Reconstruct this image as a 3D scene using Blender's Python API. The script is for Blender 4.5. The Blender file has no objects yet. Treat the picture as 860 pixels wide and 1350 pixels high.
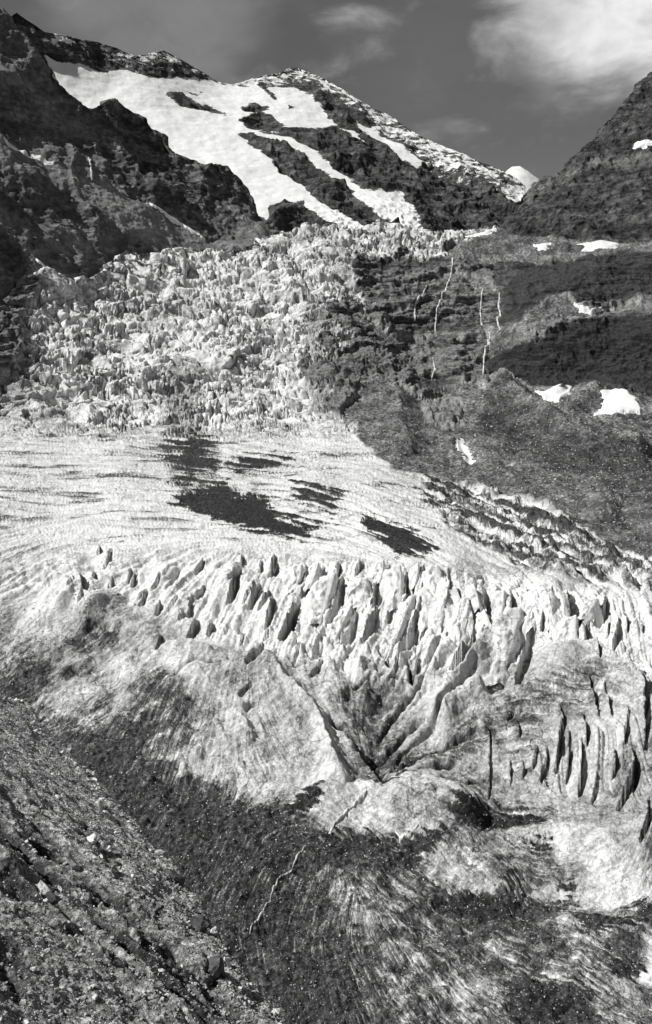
import bpy, bmesh, math, random
import numpy as np
from mathutils import Vector

random.seed(7)
RNG = np.random.default_rng(11)
SC = bpy.context.scene
COL = SC.collection
F_PX = 1250.0                      # focal length in photograph pixels (860 x 1350)
PITCH = math.radians(-8.0)
CP, SP = math.cos(PITCH), math.sin(PITCH)

# ------------------------------------------------------------------ camera geometry helpers
def ray(px, py):
    a = (np.asarray(px, float) - 430.0) / F_PX
    b = (675.0 - np.asarray(py, float)) / F_PX
    y = CP - b * SP
    z = SP + b * CP
    return np.stack([a / y, np.ones_like(a / y), z / y], -1)      # y component is 1
def at(px, py, D):
    return ray(px, py) * np.asarray(D, float)[..., None]
def project(P):
    f = P[..., 1] * CP + P[..., 2] * SP
    u = -P[..., 1] * SP + P[..., 2] * CP
    return 430 + F_PX * P[..., 0] / f, 675 - F_PX * u / f

# ------------------------------------------------------------------ noise
_perm = np.random.default_rng(3).permutation(256).astype(np.int32)
_perm = np.concatenate([_perm, _perm, _perm])
_g = np.random.default_rng(4).normal(size=(256, 3)).astype(np.float32)
_g /= np.linalg.norm(_g, axis=1)[:, None]
def perlin(x, y, z):
    x = np.asarray(x, np.float32); y = np.asarray(y, np.float32); z = np.asarray(z, np.float32)
    xi = np.floor(x); yi = np.floor(y); zi = np.floor(z)
    xf, yf, zf = x - xi, y - yi, z - zi
    X = xi.astype(np.int32) & 255; Y = yi.astype(np.int32) & 255; Z = zi.astype(np.int32) & 255
    fade = lambda t: t * t * t * (t * (t * 6 - 15) + 10)
    u, v, w = fade(xf), fade(yf), fade(zf)
    def g(i, j, k):
        h = _perm[_perm[_perm[X + i] + Y + j] + Z + k]
        gr = _g[h]
        return gr[..., 0] * (xf - i) + gr[..., 1] * (yf - j) + gr[..., 2] * (zf - k)
    lerp = lambda a, b, t: a + t * (b - a)
    r = lerp(lerp(lerp(g(0,0,0), g(1,0,0), u), lerp(g(0,1,0), g(1,1,0), u), v),
             lerp(lerp(g(0,0,1), g(1,0,1), u), lerp(g(0,1,1), g(1,1,1), u), v), w)
    return r * 1.5
def fbm(P, s, octv=5, gain=.5, off=0.0):
    r = 0; a = 1; f = 1.0 / s
    for o in range(octv):
        r = r + a * perlin(P[..., 0] * f + off + o * 17.3, P[..., 1] * f + o * 5.1, P[..., 2] * f + o * 9.7)
        a *= gain; f *= 2.03
    return r
def ridged(P, s, octv=5, gain=.5, off=0.0):
    r = 0; a = 1; f = 1.0 / s; w = 1.0
    for o in range(octv):
        n = 1 - np.abs(perlin(P[..., 0] * f + off + o * 17.3, P[..., 1] * f + o * 5.1, P[..., 2] * f + o * 9.7)) * 1.6
        n = np.clip(n, 0, 1) ** 2
        r = r + a * n * w
        w = np.clip(n * 1.6, 0, 1)
        a *= gain; f *= 2.03
    return r
def _hash2(i, j, k):
    h = (i * 374761393 + j * 668265263 + k * 2147483647 // 7) & 0x7fffffff
    h = ((h ^ (h >> 13)) * 1274126177) & 0x7fffffff
    return ((h ^ (h >> 16)) & 0xffff) / 65535.0
def worley(x, y, seed=0, tilt=False):
    """F1, F2 and a random value of the nearest cell, in 2-D"""
    xi = np.floor(x).astype(np.int64); yi = np.floor(y).astype(np.int64)
    f1 = np.full(x.shape, 9.0); f2 = np.full(x.shape, 9.0); cid = np.zeros(x.shape); tilt_ = np.zeros(x.shape)
    for i in (-1, 0, 1):
        for j in (-1, 0, 1):
            cx, cy = xi + i, yi + j
            hx, hy = _hash2(cx, cy, seed), _hash2(cx, cy, seed + 57)
            d = np.hypot(cx + hx - x, cy + hy - y)
            near = d < f1
            f2 = np.where(near, f1, np.minimum(f2, d))
            cid = np.where(near, _hash2(cx, cy, seed + 91), cid)
            if tilt: tilt_ = np.where(near, (x - cx - hx) * (_hash2(cx, cy, seed + 13) - .5) + (y - cy - hy) * (_hash2(cx, cy, seed + 29) - .5), tilt_)
            f1 = np.where(near, d, f1)
    return (f1, f2, cid, tilt_) if tilt else (f1, f2, cid)
def sstep(a, b, x):
    t = np.clip((x - a) / (b - a), 0, 1)
    return t * t * (3 - 2 * t)

# ------------------------------------------------------------------ outlines
def poly_sd(x, y, pts):
    """signed distance to a polygon, positive inside"""
    p = np.array(pts, float)
    d = np.full(x.shape, 1e9); ins = np.zeros(x.shape, bool)
    for (ax, ay), (bx, by) in zip(p, np.roll(p, -1, 0)):
        ex, ey = bx - ax, by - ay
        wx, wy = x - ax, y - ay
        t = np.clip((wx * ex + wy * ey) / (ex * ex + ey * ey + 1e-9), 0, 1)
        d = np.minimum(d, (wx - ex * t) ** 2 + (wy - ey * t) ** 2)
        c = ((ay > y) != (by > y)) & (x < (bx - ax) * (y - ay) / (by - ay + 1e-12) + ax)
        ins ^= c
    d = np.sqrt(d)
    return np.where(ins, d, -d)
def line_d(x, y, pts):
    """distance to an open polyline and the 0..1 position along it"""
    p = np.array(pts, float)
    L = np.r_[0, np.cumsum(np.hypot(*(p[1:] - p[:-1]).T))]
    d = np.full(x.shape, 1e9); tt = np.zeros(x.shape)
    for k in range(len(p) - 1):
        ex, ey = p[k + 1] - p[k]
        wx, wy = x - p[k][0], y - p[k][1]
        t = np.clip((wx * ex + wy * ey) / (ex * ex + ey * ey + 1e-9), 0, 1)
        q = np.hypot(wx - ex * t, wy - ey * t)
        tt = np.where(q < d, (L[k] + t * (L[k + 1] - L[k])) / L[-1], tt)
        d = np.minimum(d, q)
    return d, tt
class Depth:
    """thin-plate spline of log depth through (px, py, depth) control points"""
    def __init__(self, pts, smooth=1e-4):
        p = np.array(pts, float)
        self.c = p[:, :2] / 400.0
        n = len(p)
        K = self._k(self.c, self.c) + np.eye(n) * smooth
        A = np.zeros((n + 3, n + 3)); A[:n, :n] = K
        A[:n, n] = 1; A[:n, n + 1:] = self.c; A[n:, :n] = A[:n, n:].T
        self.w = np.linalg.solve(A, np.r_[np.log(p[:, 2]), 0, 0, 0])
    def _k(self, a, b):
        r2 = ((a[:, None, :] - b[None, :, :]) ** 2).sum(-1)
        return .5 * r2 * np.log(r2 + 1e-12)
    def __call__(self, px, py):
        px, py = np.broadcast_arrays(np.asarray(px, float), np.asarray(py, float))
        q = np.stack([px.ravel(), py.ravel()], 1) / 400.0
        out = np.empty(len(q)); n = len(self.c)
        for i in range(0, len(q), 60000):
            s = q[i:i + 60000]
            out[i:i + 60000] = self._k(s, self.c) @ self.w[:n] + self.w[n] + s @ self.w[n + 1:]
        return np.exp(out).reshape(px.shape)
def curve(pts):
    p = np.array(pts, float)
    return lambda x: np.interp(x, p[:, 0], p[:, 1])

# ------------------------------------------------------------------ mesh output
def grid_faces(nr, nc, keep=None):
    i = np.arange(nr * nc).reshape(nr, nc)
    f = np.stack([i[:-1, :-1], i[1:, :-1], i[1:, 1:], i[:-1, 1:]], -1)
    f = f.reshape(-1, 4)
    return f if keep is None else f[keep.reshape(-1)]
def mesh_np(name, V, F, attrs=None, mat=None, smooth=True):
    V = np.asarray(V, np.float32).reshape(-1, 3); F = np.asarray(F, np.int32)
    used = np.zeros(len(V), bool); used[F.ravel()] = True
    if not used.all():
        idx = np.cumsum(used) - 1
        V = V[used]; F = idx[F].astype(np.int32)
    n = F.shape[1]
    me = bpy.data.meshes.new(name)
    me.vertices.add(len(V)); me.vertices.foreach_set('co', V.ravel())
    me.loops.add(F.size); me.loops.foreach_set('vertex_index', F.ravel())
    me.polygons.add(len(F))
    me.polygons.foreach_set('loop_start', np.arange(0, F.size, n, dtype=np.int32))
    me.polygons.foreach_set('loop_total', np.full(len(F), n, np.int32))
    me.polygons.foreach_set('use_smooth', np.full(len(F), smooth))
    for k, a in (attrs or {}).items():
        at_ = me.attributes.new(k, 'FLOAT', 'POINT')
        a = np.asarray(a, np.float32).ravel()
        at_.data.foreach_set('value', a if used.all() else a[used])
    me.update(calc_edges=True); me.validate()
    if mat: me.materials.append(mat)
    return me
def link(name, me, parent=None, kind=None, label=None, cat=None, group=None, loc=None):
    o = bpy.data.objects.new(name, me); COL.objects.link(o)
    if parent: o.parent = parent
    if kind: o['kind'] = kind
    if label: o['label'] = label
    if cat: o['category'] = cat
    if group: o['group'] = group
    if loc is not None: o.location = loc
    return o
def normals(P):
    du = np.gradient(P, axis=1); dv = np.gradient(P, axis=0)
    n = np.cross(dv, du)
    n /= np.linalg.norm(n, axis=-1, keepdims=True) + 1e-9
    return n

# ------------------------------------------------------------------ materials
class Nodes:
    def __init__(self, name):
        self.m = bpy.data.materials.new(name); self.m.use_nodes = True
        self.t = self.m.node_tree; self.t.nodes.clear()
        self.out = self.t.nodes.new('ShaderNodeOutputMaterial')
        self.b = self.t.nodes.new('ShaderNodeBsdfPrincipled')
        self.t.links.new(self.b.outputs[0], self.out.inputs[0])
        self.b.inputs['Roughness'].default_value = .9
        self.b.inputs['Specular IOR Level'].default_value = .2
        self.co = self.t.nodes.new('ShaderNodeTexCoord').outputs['Object']
    def put(self, v, sock):
        if isinstance(v, (int, float)): sock.default_value = v
        elif isinstance(v, tuple): sock.default_value = v
        else: self.t.links.new(v, sock)
    def math(self, op, a, b=0.0, c=None, clamp=False):
        n = self.t.nodes.new('ShaderNodeMath'); n.operation = op; n.use_clamp = clamp
        self.put(a, n.inputs[0]); self.put(b, n.inputs[1])
        if c is not None: self.put(c, n.inputs[2])
        return n.outputs[0]
    def attr(self, k):
        n = self.t.nodes.new('ShaderNodeAttribute'); n.attribute_name = k
        return n.outputs['Fac']
    def noise(self, scale, detail=6, rough=.6, dist=0.0, stretch=None, off=(0, 0, 0)):
        n = self.t.nodes.new('ShaderNodeTexNoise')
        m = self.t.nodes.new('ShaderNodeMapping')
        m.inputs['Location'].default_value = off
        if stretch: m.inputs['Scale'].default_value = stretch
        self.t.links.new(self.co, m.inputs['Vector'])
        self.t.links.new(m.outputs[0], n.inputs['Vector'])
        n.inputs['Scale'].default_value = scale; n.inputs['Detail'].default_value = detail
        n.inputs['Roughness'].default_value = rough; n.inputs['Distortion'].default_value = dist
        return n.outputs['Fac']
    def voro(self, scale, feature='F1', out='Distance', rand=1.0):
        n = self.t.nodes.new('ShaderNodeTexVoronoi'); n.feature = feature
        self.t.links.new(self.co, n.inputs['Vector'])
        n.inputs['Scale'].default_value = scale; n.inputs['Randomness'].default_value = rand
        return n.outputs[out]
    def ramp(self, v, a, b, lo=0.0, hi=1.0, smooth=True):
        n = self.t.nodes.new('ShaderNodeMapRange')
        n.interpolation_type = 'SMOOTHSTEP' if smooth else 'LINEAR'
        self.put(v, n.inputs['Value'])
        for k, q in (('From Min', a), ('From Max', b), ('To Min', lo), ('To Max', hi)): self.put(q, n.inputs[k])
        return n.outputs[0]
    def mix(self, f, a, b):                       # scalar mix
        n = self.t.nodes.new('ShaderNodeMix')
        self.put(f, n.inputs['Factor']); self.put(a, n.inputs[2]); self.put(b, n.inputs[3])
        return n.outputs[0]
    def finish(self, grey, bump=None, dist=1.0, strength=1.0, rough=None):
        c = self.t.nodes.new('ShaderNodeCombineColor')
        for i in range(3): self.put(grey, c.inputs[i])
        self.t.links.new(c.outputs[0], self.b.inputs['Base Color'])
        if bump is not None:
            n = self.t.nodes.new('ShaderNodeBump')
            self.put(bump, n.inputs['Height']); n.inputs['Distance'].default_value = dist
            n.inputs['Strength'].default_value = strength
            self.t.links.new(n.outputs[0], self.b.inputs['Normal'])
        if rough is not None: self.put(rough, self.b.inputs['Roughness'])
        return self.m
    def normal_z(self):
        g = self.t.nodes.new('ShaderNodeNewGeometry'); s = self.t.nodes.new('ShaderNodeSeparateXYZ')
        self.t.links.new(g.outputs['Normal'], s.inputs[0])
        return s.outputs[2]

def mat_valley():
    """ice, debris, rock and scree: per-vertex amounts broken up by noise in metres"""
    n = Nodes('valley_ground')
    dirt, rock, scree, dark, coarse = (n.attr(k) for k in ('dirt', 'rock', 'scree', 'dark', 'coarse'))
    # grain: fine noise near, coarse noise far
    fine = n.noise(.42, 5, .72); far = n.noise(.15, 5, .72)
    gr = n.mix(coarse, fine, far)
    st = n.mix(coarse, n.voro(.33, out='Color'), n.voro(.24, out='Color'))
    d = n.math('ADD', dirt, n.math('MULTIPLY', n.math('SUBTRACT', gr, .5), .95))
    d = n.ramp(d, .08, .86)
    ice = n.mix(n.noise(.02, 4, .6), .68, .86)
    deb = n.ramp(gr, .32, .75, .012, .15)
    deb = n.math('MULTIPLY', deb, n.ramp(st, .1, .95, .55, 1.5))
    wv = n.t.nodes.new('ShaderNodeVectorMath'); wv.operation = 'ADD'
    nv = n.t.nodes.new('ShaderNodeTexNoise'); n.t.links.new(n.co, nv.inputs['Vector']); nv.inputs['Scale'].default_value = .05; nv.inputs['Detail'].default_value = 4
    sv = n.t.nodes.new('ShaderNodeVectorMath'); sv.operation = 'SCALE'; n.t.links.new(nv.outputs['Color'], sv.inputs[0]); sv.inputs['Scale'].default_value = 26.0
    n.t.links.new(n.co, wv.inputs[0]); n.t.links.new(sv.outputs[0], wv.inputs[1])
    ck = n.t.nodes.new('ShaderNodeTexVoronoi'); ck.feature = 'DISTANCE_TO_EDGE'; n.t.links.new(wv.outputs[0], ck.inputs['Vector']); ck.inputs['Scale'].default_value = .05
    ck2 = n.t.nodes.new('ShaderNodeTexVoronoi'); ck2.feature = 'DISTANCE_TO_EDGE'; n.t.links.new(wv.outputs[0], ck2.inputs['Vector']); ck2.inputs['Scale'].default_value = .13
    cm = n.math('MAXIMUM', n.math('MULTIPLY', n.ramp(ck.outputs['Distance'], .0, .05, 1, 0), n.ramp(n.noise(.03, 4, .6, 0, None, (9, 3, 1)), .48, .6)), n.math('MULTIPLY', n.ramp(ck2.outputs['Distance'], .0, .07, .8, 0), n.ramp(n.noise(.04, 4, .6, 0, None, (19, 3, 1)), .5, .62)))
    d = n.math('ADD', d, n.math('MULTIPLY', cm, .36), None, True)
    icecol = n.mix(d, ice, deb)
    rk = n.ramp(n.noise(.03, 8, .7, .4, (1, 1, 2.6)), .32, .70, .022, .24)
    rk = n.math('MULTIPLY', rk, n.ramp(gr, .3, .7, .45, 1.6))
    rk = n.math('MULTIPLY', rk, n.ramp(n.noise(.035, 6, .7, .6, (.3, .3, 4.0), (7, 1, 2)), .36, .64, .45, 1.6))
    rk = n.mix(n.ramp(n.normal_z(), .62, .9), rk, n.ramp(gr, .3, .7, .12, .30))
    sc = n.ramp(gr, .34, .70, .05, .29)
    sc = n.math('MULTIPLY', sc, n.ramp(st, .2, .97, .75, 1.5))
    sc = n.math('MULTIPLY', sc, n.ramp(n.noise(.012, 6, .7), .35, .65, .5, 1.45))
    sc = n.math('MULTIPLY', sc, n.ramp(n.noise(.03, 6, .7, .5, (1.3, .35, .35), (3, 8, 1)), .36, .64, .6, 1.4))
    g = n.mix(rock, icecol, rk)
    g = n.mix(scree, g, sc)
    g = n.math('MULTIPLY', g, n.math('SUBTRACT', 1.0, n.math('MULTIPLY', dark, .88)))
    bm = n.math('ADD', n.math('MULTIPLY', gr, n.mix(coarse, 1.6, 5.0)), n.math('MULTIPLY', n.noise(.05, 8, .62), n.mix(coarse, 2.0, 9.0)))
    bm = n.math('MULTIPLY', bm, n.math('ADD', .42, n.math('MULTIPLY', n.math('MAXIMUM', n.math('MAXIMUM', d, rock), scree), .58)))
    return n.finish(g, bm, 1.0, 1.0, n.mix(d, .6, .95))
def mat_mountain(name, lo, hi, sn=1.0):
    n = Nodes(name)
    snow, speck, scree = n.attr('snow'), n.attr('speck'), n.attr('scree')
    a = n.noise(.011, 9, .68, .5, (1, 1, 1.8)); b = n.noise(.05, 6, .7)
    rk = n.ramp(a, .3, .72, lo, hi)
    rk = n.math('MULTIPLY', rk, n.ramp(b, .3, .7, .4, 1.7))
    rk = n.math('MULTIPLY', rk, n.ramp(n.noise(.014, 7, .7, .8, (.6, .6, 3.0), (5, 1, 2)), .36, .64, .55, 1.5))
    sc = n.math('MULTIPLY', n.ramp(b, .3, .7, .6, 1.3), n.ramp(n.noise(.006, 5, .6), .3, .7, .16, .34))
    g = n.mix(scree, rk, sc)
    s = n.math('ADD', snow, n.math('MULTIPLY', n.math('SUBTRACT', n.noise(.022, 7, .7), .5), .9))
    s = n.ramp(s, .44, .54)
    # snow caught on the ledges of the ridge
    q = n.math('ADD', n.math('MULTIPLY', n.noise(.016, 8, .75, .3, (1, 1, 1.6), (40, 0, 9)), 1.0), n.math('MULTIPLY', n.math('SUBTRACT', speck, 1.0), .42))
    s = n.math('MAXIMUM', s, n.ramp(q, .47, .52))
    g = n.mix(s, g, n.mix(n.noise(.01, 4, .5), .80, .88))
    bm = n.math('MULTIPLY', n.math('ADD', n.math('MULTIPLY', a, 11.0), n.math('MULTIPLY', b, 6.0)), n.math('SUBTRACT', 1.0, n.math('MULTIPLY', s, .8)))
    return n.finish(g, bm)
def mat_moraine():
    n = Nodes('moraine_scree')
    streak = n.attr('streak')
    gr = n.noise(1.1, 7, .75); st = n.voro(.9, out='Color'); st2 = n.voro(2.6, out='Color')
    g = n.ramp(gr, .32, .70, .16, .80)
    g = n.math('MULTIPLY', g, n.ramp(st, .1, .98, .65, 1.4))
    g = n.math('MULTIPLY', g, n.ramp(st2, .1, .98, .6, 1.45))
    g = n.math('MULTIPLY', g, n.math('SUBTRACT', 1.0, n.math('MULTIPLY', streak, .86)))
    bm = n.math('ADD', n.math('MULTIPLY', gr, .9), n.math('MULTIPLY', n.math('SUBTRACT', 1.0, n.voro(1.3)), .5))
    bm = n.math('ADD', bm, n.math('MULTIPLY', n.math('SUBTRACT', 1.0, n.voro(3.3)), .2))
    return n.finish(g, bm)
def mat_simple(name, lo, hi, scale, bump=0.0, rough=.9, stretch=None):
    n = Nodes(name)
    v = n.noise(scale, 7, .68, .2, stretch)
    n.b.inputs['Roughness'].default_value = rough
    return n.finish(n.ramp(v, .3, .7, lo, hi), n.math('MULTIPLY', v, bump) if bump else None)
def mat_serac():
    n = Nodes('serac_ice')
    dirt = n.attr('dirt')
    v = n.noise(.09, 7, .68, .4, (1, 1, .35)); f = n.noise(.5, 5, .7)
    d = n.math('ADD', n.math('ADD', dirt, n.math('MULTIPLY', n.math('SUBTRACT', v, .5), .9)), n.math('MULTIPLY', n.math('SUBTRACT', f, .5), .4))
    wv = n.t.nodes.new('ShaderNodeVectorMath'); wv.operation = 'ADD'
    nv = n.t.nodes.new('ShaderNodeTexNoise'); n.t.links.new(n.co, nv.inputs['Vector']); nv.inputs['Scale'].default_value = .12; nv.inputs['Detail'].default_value = 3
    sv = n.t.nodes.new('ShaderNodeVectorMath'); sv.operation = 'SCALE'; n.t.links.new(nv.outputs['Color'], sv.inputs[0]); sv.inputs['Scale'].default_value = 10.0
    n.t.links.new(n.co, wv.inputs[0]); n.t.links.new(sv.outputs[0], wv.inputs[1])
    ck = n.t.nodes.new('ShaderNodeTexVoronoi'); ck.feature = 'DISTANCE_TO_EDGE'; n.t.links.new(wv.outputs[0], ck.inputs['Vector']); ck.inputs['Scale'].default_value = .11
    cr = n.math('MULTIPLY', n.ramp(ck.outputs['Distance'], 0, .06, 1, 0), n.ramp(n.noise(.08, 4, .6, 0, None, (4, 1, 7)), .46, .6))
    bands = n.ramp(n.noise(.22, 5, .65, .3, (.25, .25, 2.4)), .52, .68)
    d = n.math('ADD', d, n.math('ADD', n.math('MULTIPLY', cr, .45), n.math('MULTIPLY', bands, .22)))
    d = n.ramp(d, .15, .9)
    g = n.mix(d, n.mix(n.noise(.03, 3, .5), .76, .88), n.ramp(f, .3, .7, .05, .2))
    return n.finish(g, n.math('ADD', n.math('MULTIPLY', v, 2.2), n.math('MULTIPLY', f, .35)), 1.0, .9, .6)

M_VALLEY = mat_valley()
M_PEAK = mat_mountain('peak_rock_and_snow', .02, .11)
M_RIDGE = mat_mountain('ridge_rock', .03, .19)
M_EAST = mat_mountain('east_rock', .02, .10)
M_MORAINE = mat_moraine()
M_SNOW = mat_simple('old_snow', .80, .90, .05, 1.0, .7)
M_WATER = mat_simple('white_water', .35, .80, .25, .6, .4)
M_FALL = mat_simple('falling_water', .36, .85, .2, .6, .5)
M_SERAC = mat_serac()
M_BOULDER = mat_simple('boulder_stone', .20, .58, .8, .25)
M_PALE = mat_simple('pale_boulder_stone', .58, .85, .8, .2)
M_DARKB = mat_simple('dark_boulder_stone', .05, .16, .8, .25)
M_RUBBLE = mat_simple('rubble_stone', .08, .62, .6, .1)

# ------------------------------------------------------------------ sheets of terrain
class Sheet:
    def __init__(self, px0, px1, step, top, bottom, depth, rows=None, rstep=None, back=14, back_len=60, back_drop=1.3):
        self.px = np.arange(px0, px1 + step, step)
        t, b = top(self.px), bottom(self.px)
        if rows is None:
            n = int(np.max(b - t) / (rstep or step)) + 1
            v = np.linspace(0, 1, n)
        else: v = rows
        self.v = v
        PY = t[None, :] + (b - t)[None, :] * v[:, None]
        PX = np.broadcast_to(self.px, PY.shape).copy()
        D = depth(PX, PY)
        P = at(PX, PY, D)
        if back:
            k = np.arange(back, 0, -1)[:, None, None] * back_len * np.array([0, 1, -back_drop])
            P = np.concatenate([P[:1] + k, P], 0)
            PX = np.concatenate([np.repeat(PX[:1], back, 0), PX], 0)
            PY = np.concatenate([np.repeat(PY[:1], back, 0), PY], 0)
        self.back = back
        self.PX, self.PY, self.B = PX, PY, P
        self.D = P[..., 1]
        self.depth = depth
        self.N = normals(P)
        self.P = P.copy()
    def lookup(self, px, py):
        """bilinear position on the finished surface at undisplaced pixel (px, py)"""
        c = np.clip((np.asarray(px) - self.px[0]) / (self.px[1] - self.px[0]), 0, len(self.px) - 1.001)
        j = c.astype(int); fx = c - j
        bk = self.back
        t = self.PY[bk][j]; b = self.PY[-1][j]
        v = np.clip((np.asarray(py) - t) / (b - t), 0, 1)
        r = np.interp(v, self.v, np.arange(len(self.v))) + bk
        r = np.clip(r, 0, self.P.shape[0] - 1.001)
        i = r.astype(int); fy = r - i
        fx = fx[..., None]; fy = fy[..., None]
        Q = self.P
        return (Q[i, j] * (1 - fx) + Q[i, j + 1] * fx) * (1 - fy) + (Q[i + 1, j] * (1 - fx) + Q[i + 1, j + 1] * fx) * fy

# ================================================================== far snow summit
def far_summit():
    top = curve([(640, 262), (668, 226), (676, 220), (686, 219), (698, 226), (711, 236), (740, 262)])
    S = Sheet(640, 740, 1.5, top, lambda x: 300 + 0 * x, Depth([(640, 262, 7000), (690, 219, 7400), (740, 262, 7200), (640, 300, 6300), (740, 300, 6300), (690, 270, 6800)]), back_len=80)
    S.P = S.B + S.N * (fbm(S.B, 260, 5) * 14)[..., None]
    z = np.zeros(S.PX.shape)
    me = mesh_np('far_summit', S.P, grid_faces(*S.PX.shape), {'snow': z + 1, 'speck': z, 'scree': z}, M_PEAK)
    link('far_mountain', me, kind='structure', label='small white snow summit behind the pass', cat='mountain')

# ================================================================== the main peak
def peak():
    top = curve([(-80, 60), (0, 30), (22, 15), (60, 42), (100, 50), (130, 55), (152, 62), (180, 74), (200, 70), (216, 66), (250, 84), (272, 97), (292, 108), (306, 111), (322, 108), (345, 99), (366, 96), (388, 87),
                 (398, 90), (414, 97), (430, 103), (450, 116), (470, 129), (495, 143), (520, 154), (545, 172), (570, 185), (600, 198), (620, 208), (645, 217), (662, 224), (690, 243), (700, 260), (780, 330)])
    dep = Depth([(-80, 60, 4300), (22, 15, 4400), (100, 50, 4600), (216, 66, 4900), (300, 110, 5000), (388, 87, 5300), (470, 129, 5100), (570, 185, 4850), (662, 224, 4600), (700, 260, 4450), (780, 330, 4300),
                 (60, 90, 4350), (150, 110, 4500), (230, 130, 4550), (320, 150, 4600), (420, 160, 4700), (500, 190, 4600), (600, 240, 4300), (660, 270, 4200),
                 (100, 180, 3900), (200, 180, 4050), (300, 210, 3950), (400, 230, 3900), (500, 250, 3850), (600, 290, 3750), (0, 200, 3700),
                 (200, 330, 3350), (300, 290, 3500), (380, 300, 3450), (460, 310, 3450), (540, 310, 3500), (640, 310, 3600), (700, 320, 3700),
                 (200, 360, 3250), (400, 360, 3280), (560, 360, 3330), (700, 360, 3500)])
    S = Sheet(-80, 780, 1.15, top, lambda x: 350 + 0 * x, dep, rstep=1.0, back_len=50)
    PX, PY = S.PX, S.PY
    X = PX + fbm(S.B, 90, 4) * 3.5; Y = PY + fbm(S.B, 90, 4, off=50) * 3.0
    snowpolys = [
        [(56, 70), (75, 79), (90, 80), (140, 95), (152, 92), (165, 92), (190, 98), (215, 102), (250, 100), (290, 106), (303, 108), (315, 113), (336, 111), (348, 116), (360, 128), (366, 131), (360, 122), (350, 115),
         (388, 110), (395, 118), (412, 122), (414, 131), (427, 141), (433, 152), (447, 165), (424, 167), (400, 168), (382, 169), (374, 166), (362, 152), (345, 145), (325, 152), (314, 157), (339, 170), (382, 179),
         (418, 199), (445, 223), (481, 244), (509, 250), (533, 252), (542, 269), (557, 293), (560, 312), (535, 305), (527, 294), (509, 284), (469, 256), (454, 238), (430, 226), (406, 208), (382, 190), (357, 182),
         (332, 173), (313, 175), (345, 199), (366, 214), (372, 225), (397, 238), (415, 256), (433, 269), (470, 290), (500, 320), (460, 320), (433, 290), (406, 275), (400, 262), (388, 262), (354, 268), (352, 290),
         (330, 280), (300, 260), (200, 200), (110, 150)],
        [(463, 157), (487, 166), (498, 161), (495, 172), (524, 190), (557, 211), (558, 217), (551, 220), (520, 203), (508, 190), (481, 172)],
        [(449, 168), (466, 171), (481, 188), (470, 181)], [(566, 188), (574, 190), (600, 215), (603, 222), (590, 212)], [(536, 167), (545, 172), (549, 180), (541, 176)], [(610, 210), (622, 213), (626, 219)],
        [(424, 105), (434, 112), (438, 122), (430, 116)],
    ]
    sd = np.full(PX.shape, -1e9)
    for p in snowpolys: sd = np.maximum(sd, poly_sd(X, Y, p))
    for p in [[(220, 121), (240, 122), (262, 134), (282, 142), (298, 149), (280, 147), (250, 141), (228, 132)], [(245, 118), (266, 121), (255, 123)], [(318, 140), (335, 133), (356, 140), (340, 147), (325, 146)], [(378, 139), (388, 142), (380, 143)]]:
        sd = np.minimum(sd, -poly_sd(X, Y, p))
    snow = np.clip(.5 + sd * .09, 0, 1)
    c = top(PX)
    depth_below = PY - c
    speck = np.clip(1.12 - depth_below / 55.0, 0, 1) * sstep(40, 120, PX + 60) + .35 * sstep(470, 520, PX) * np.clip(1.2 - depth_below / 90, 0, 1)
    speck = np.clip(speck, 0, 1.05)
    rk = 1 - sstep(-.2, .6, snow)
    A = S.B * np.array([1, 1, .55])
    h = ((ridged(A, 420, 7, .55) - .9) * 46 + (ridged(S.B, 90, 5, .55, 8) - .9) * 12) * (.25 + .75 * sstep(0, 40, depth_below)) + fbm(S.B, 60, 5, .6) * 7
    hs = fbm(S.B, 300, 4) * 10 + fbm(S.B, 60, 4) * 2.5
    ice = sstep(235, 300, PY) * sstep(340, 480, PX)                    # broken ice at the ends of the arms
    hs = hs + ice * (ridged(S.B, 45, 4) - .8) * 9
    S.P = S.B + S.N * (h * rk + (hs - 6) * (1 - rk))[..., None]
    z = np.zeros(PX.shape)
    me = mesh_np('snow_peak', S.P, grid_faces(*PX.shape), {'snow': snow, 'speck': speck, 'scree': z}, M_PEAK)
    link('mountain', me, kind='structure', label='craggy peak with white hanging glacier arms above the icefall', cat='mountain')

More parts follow.
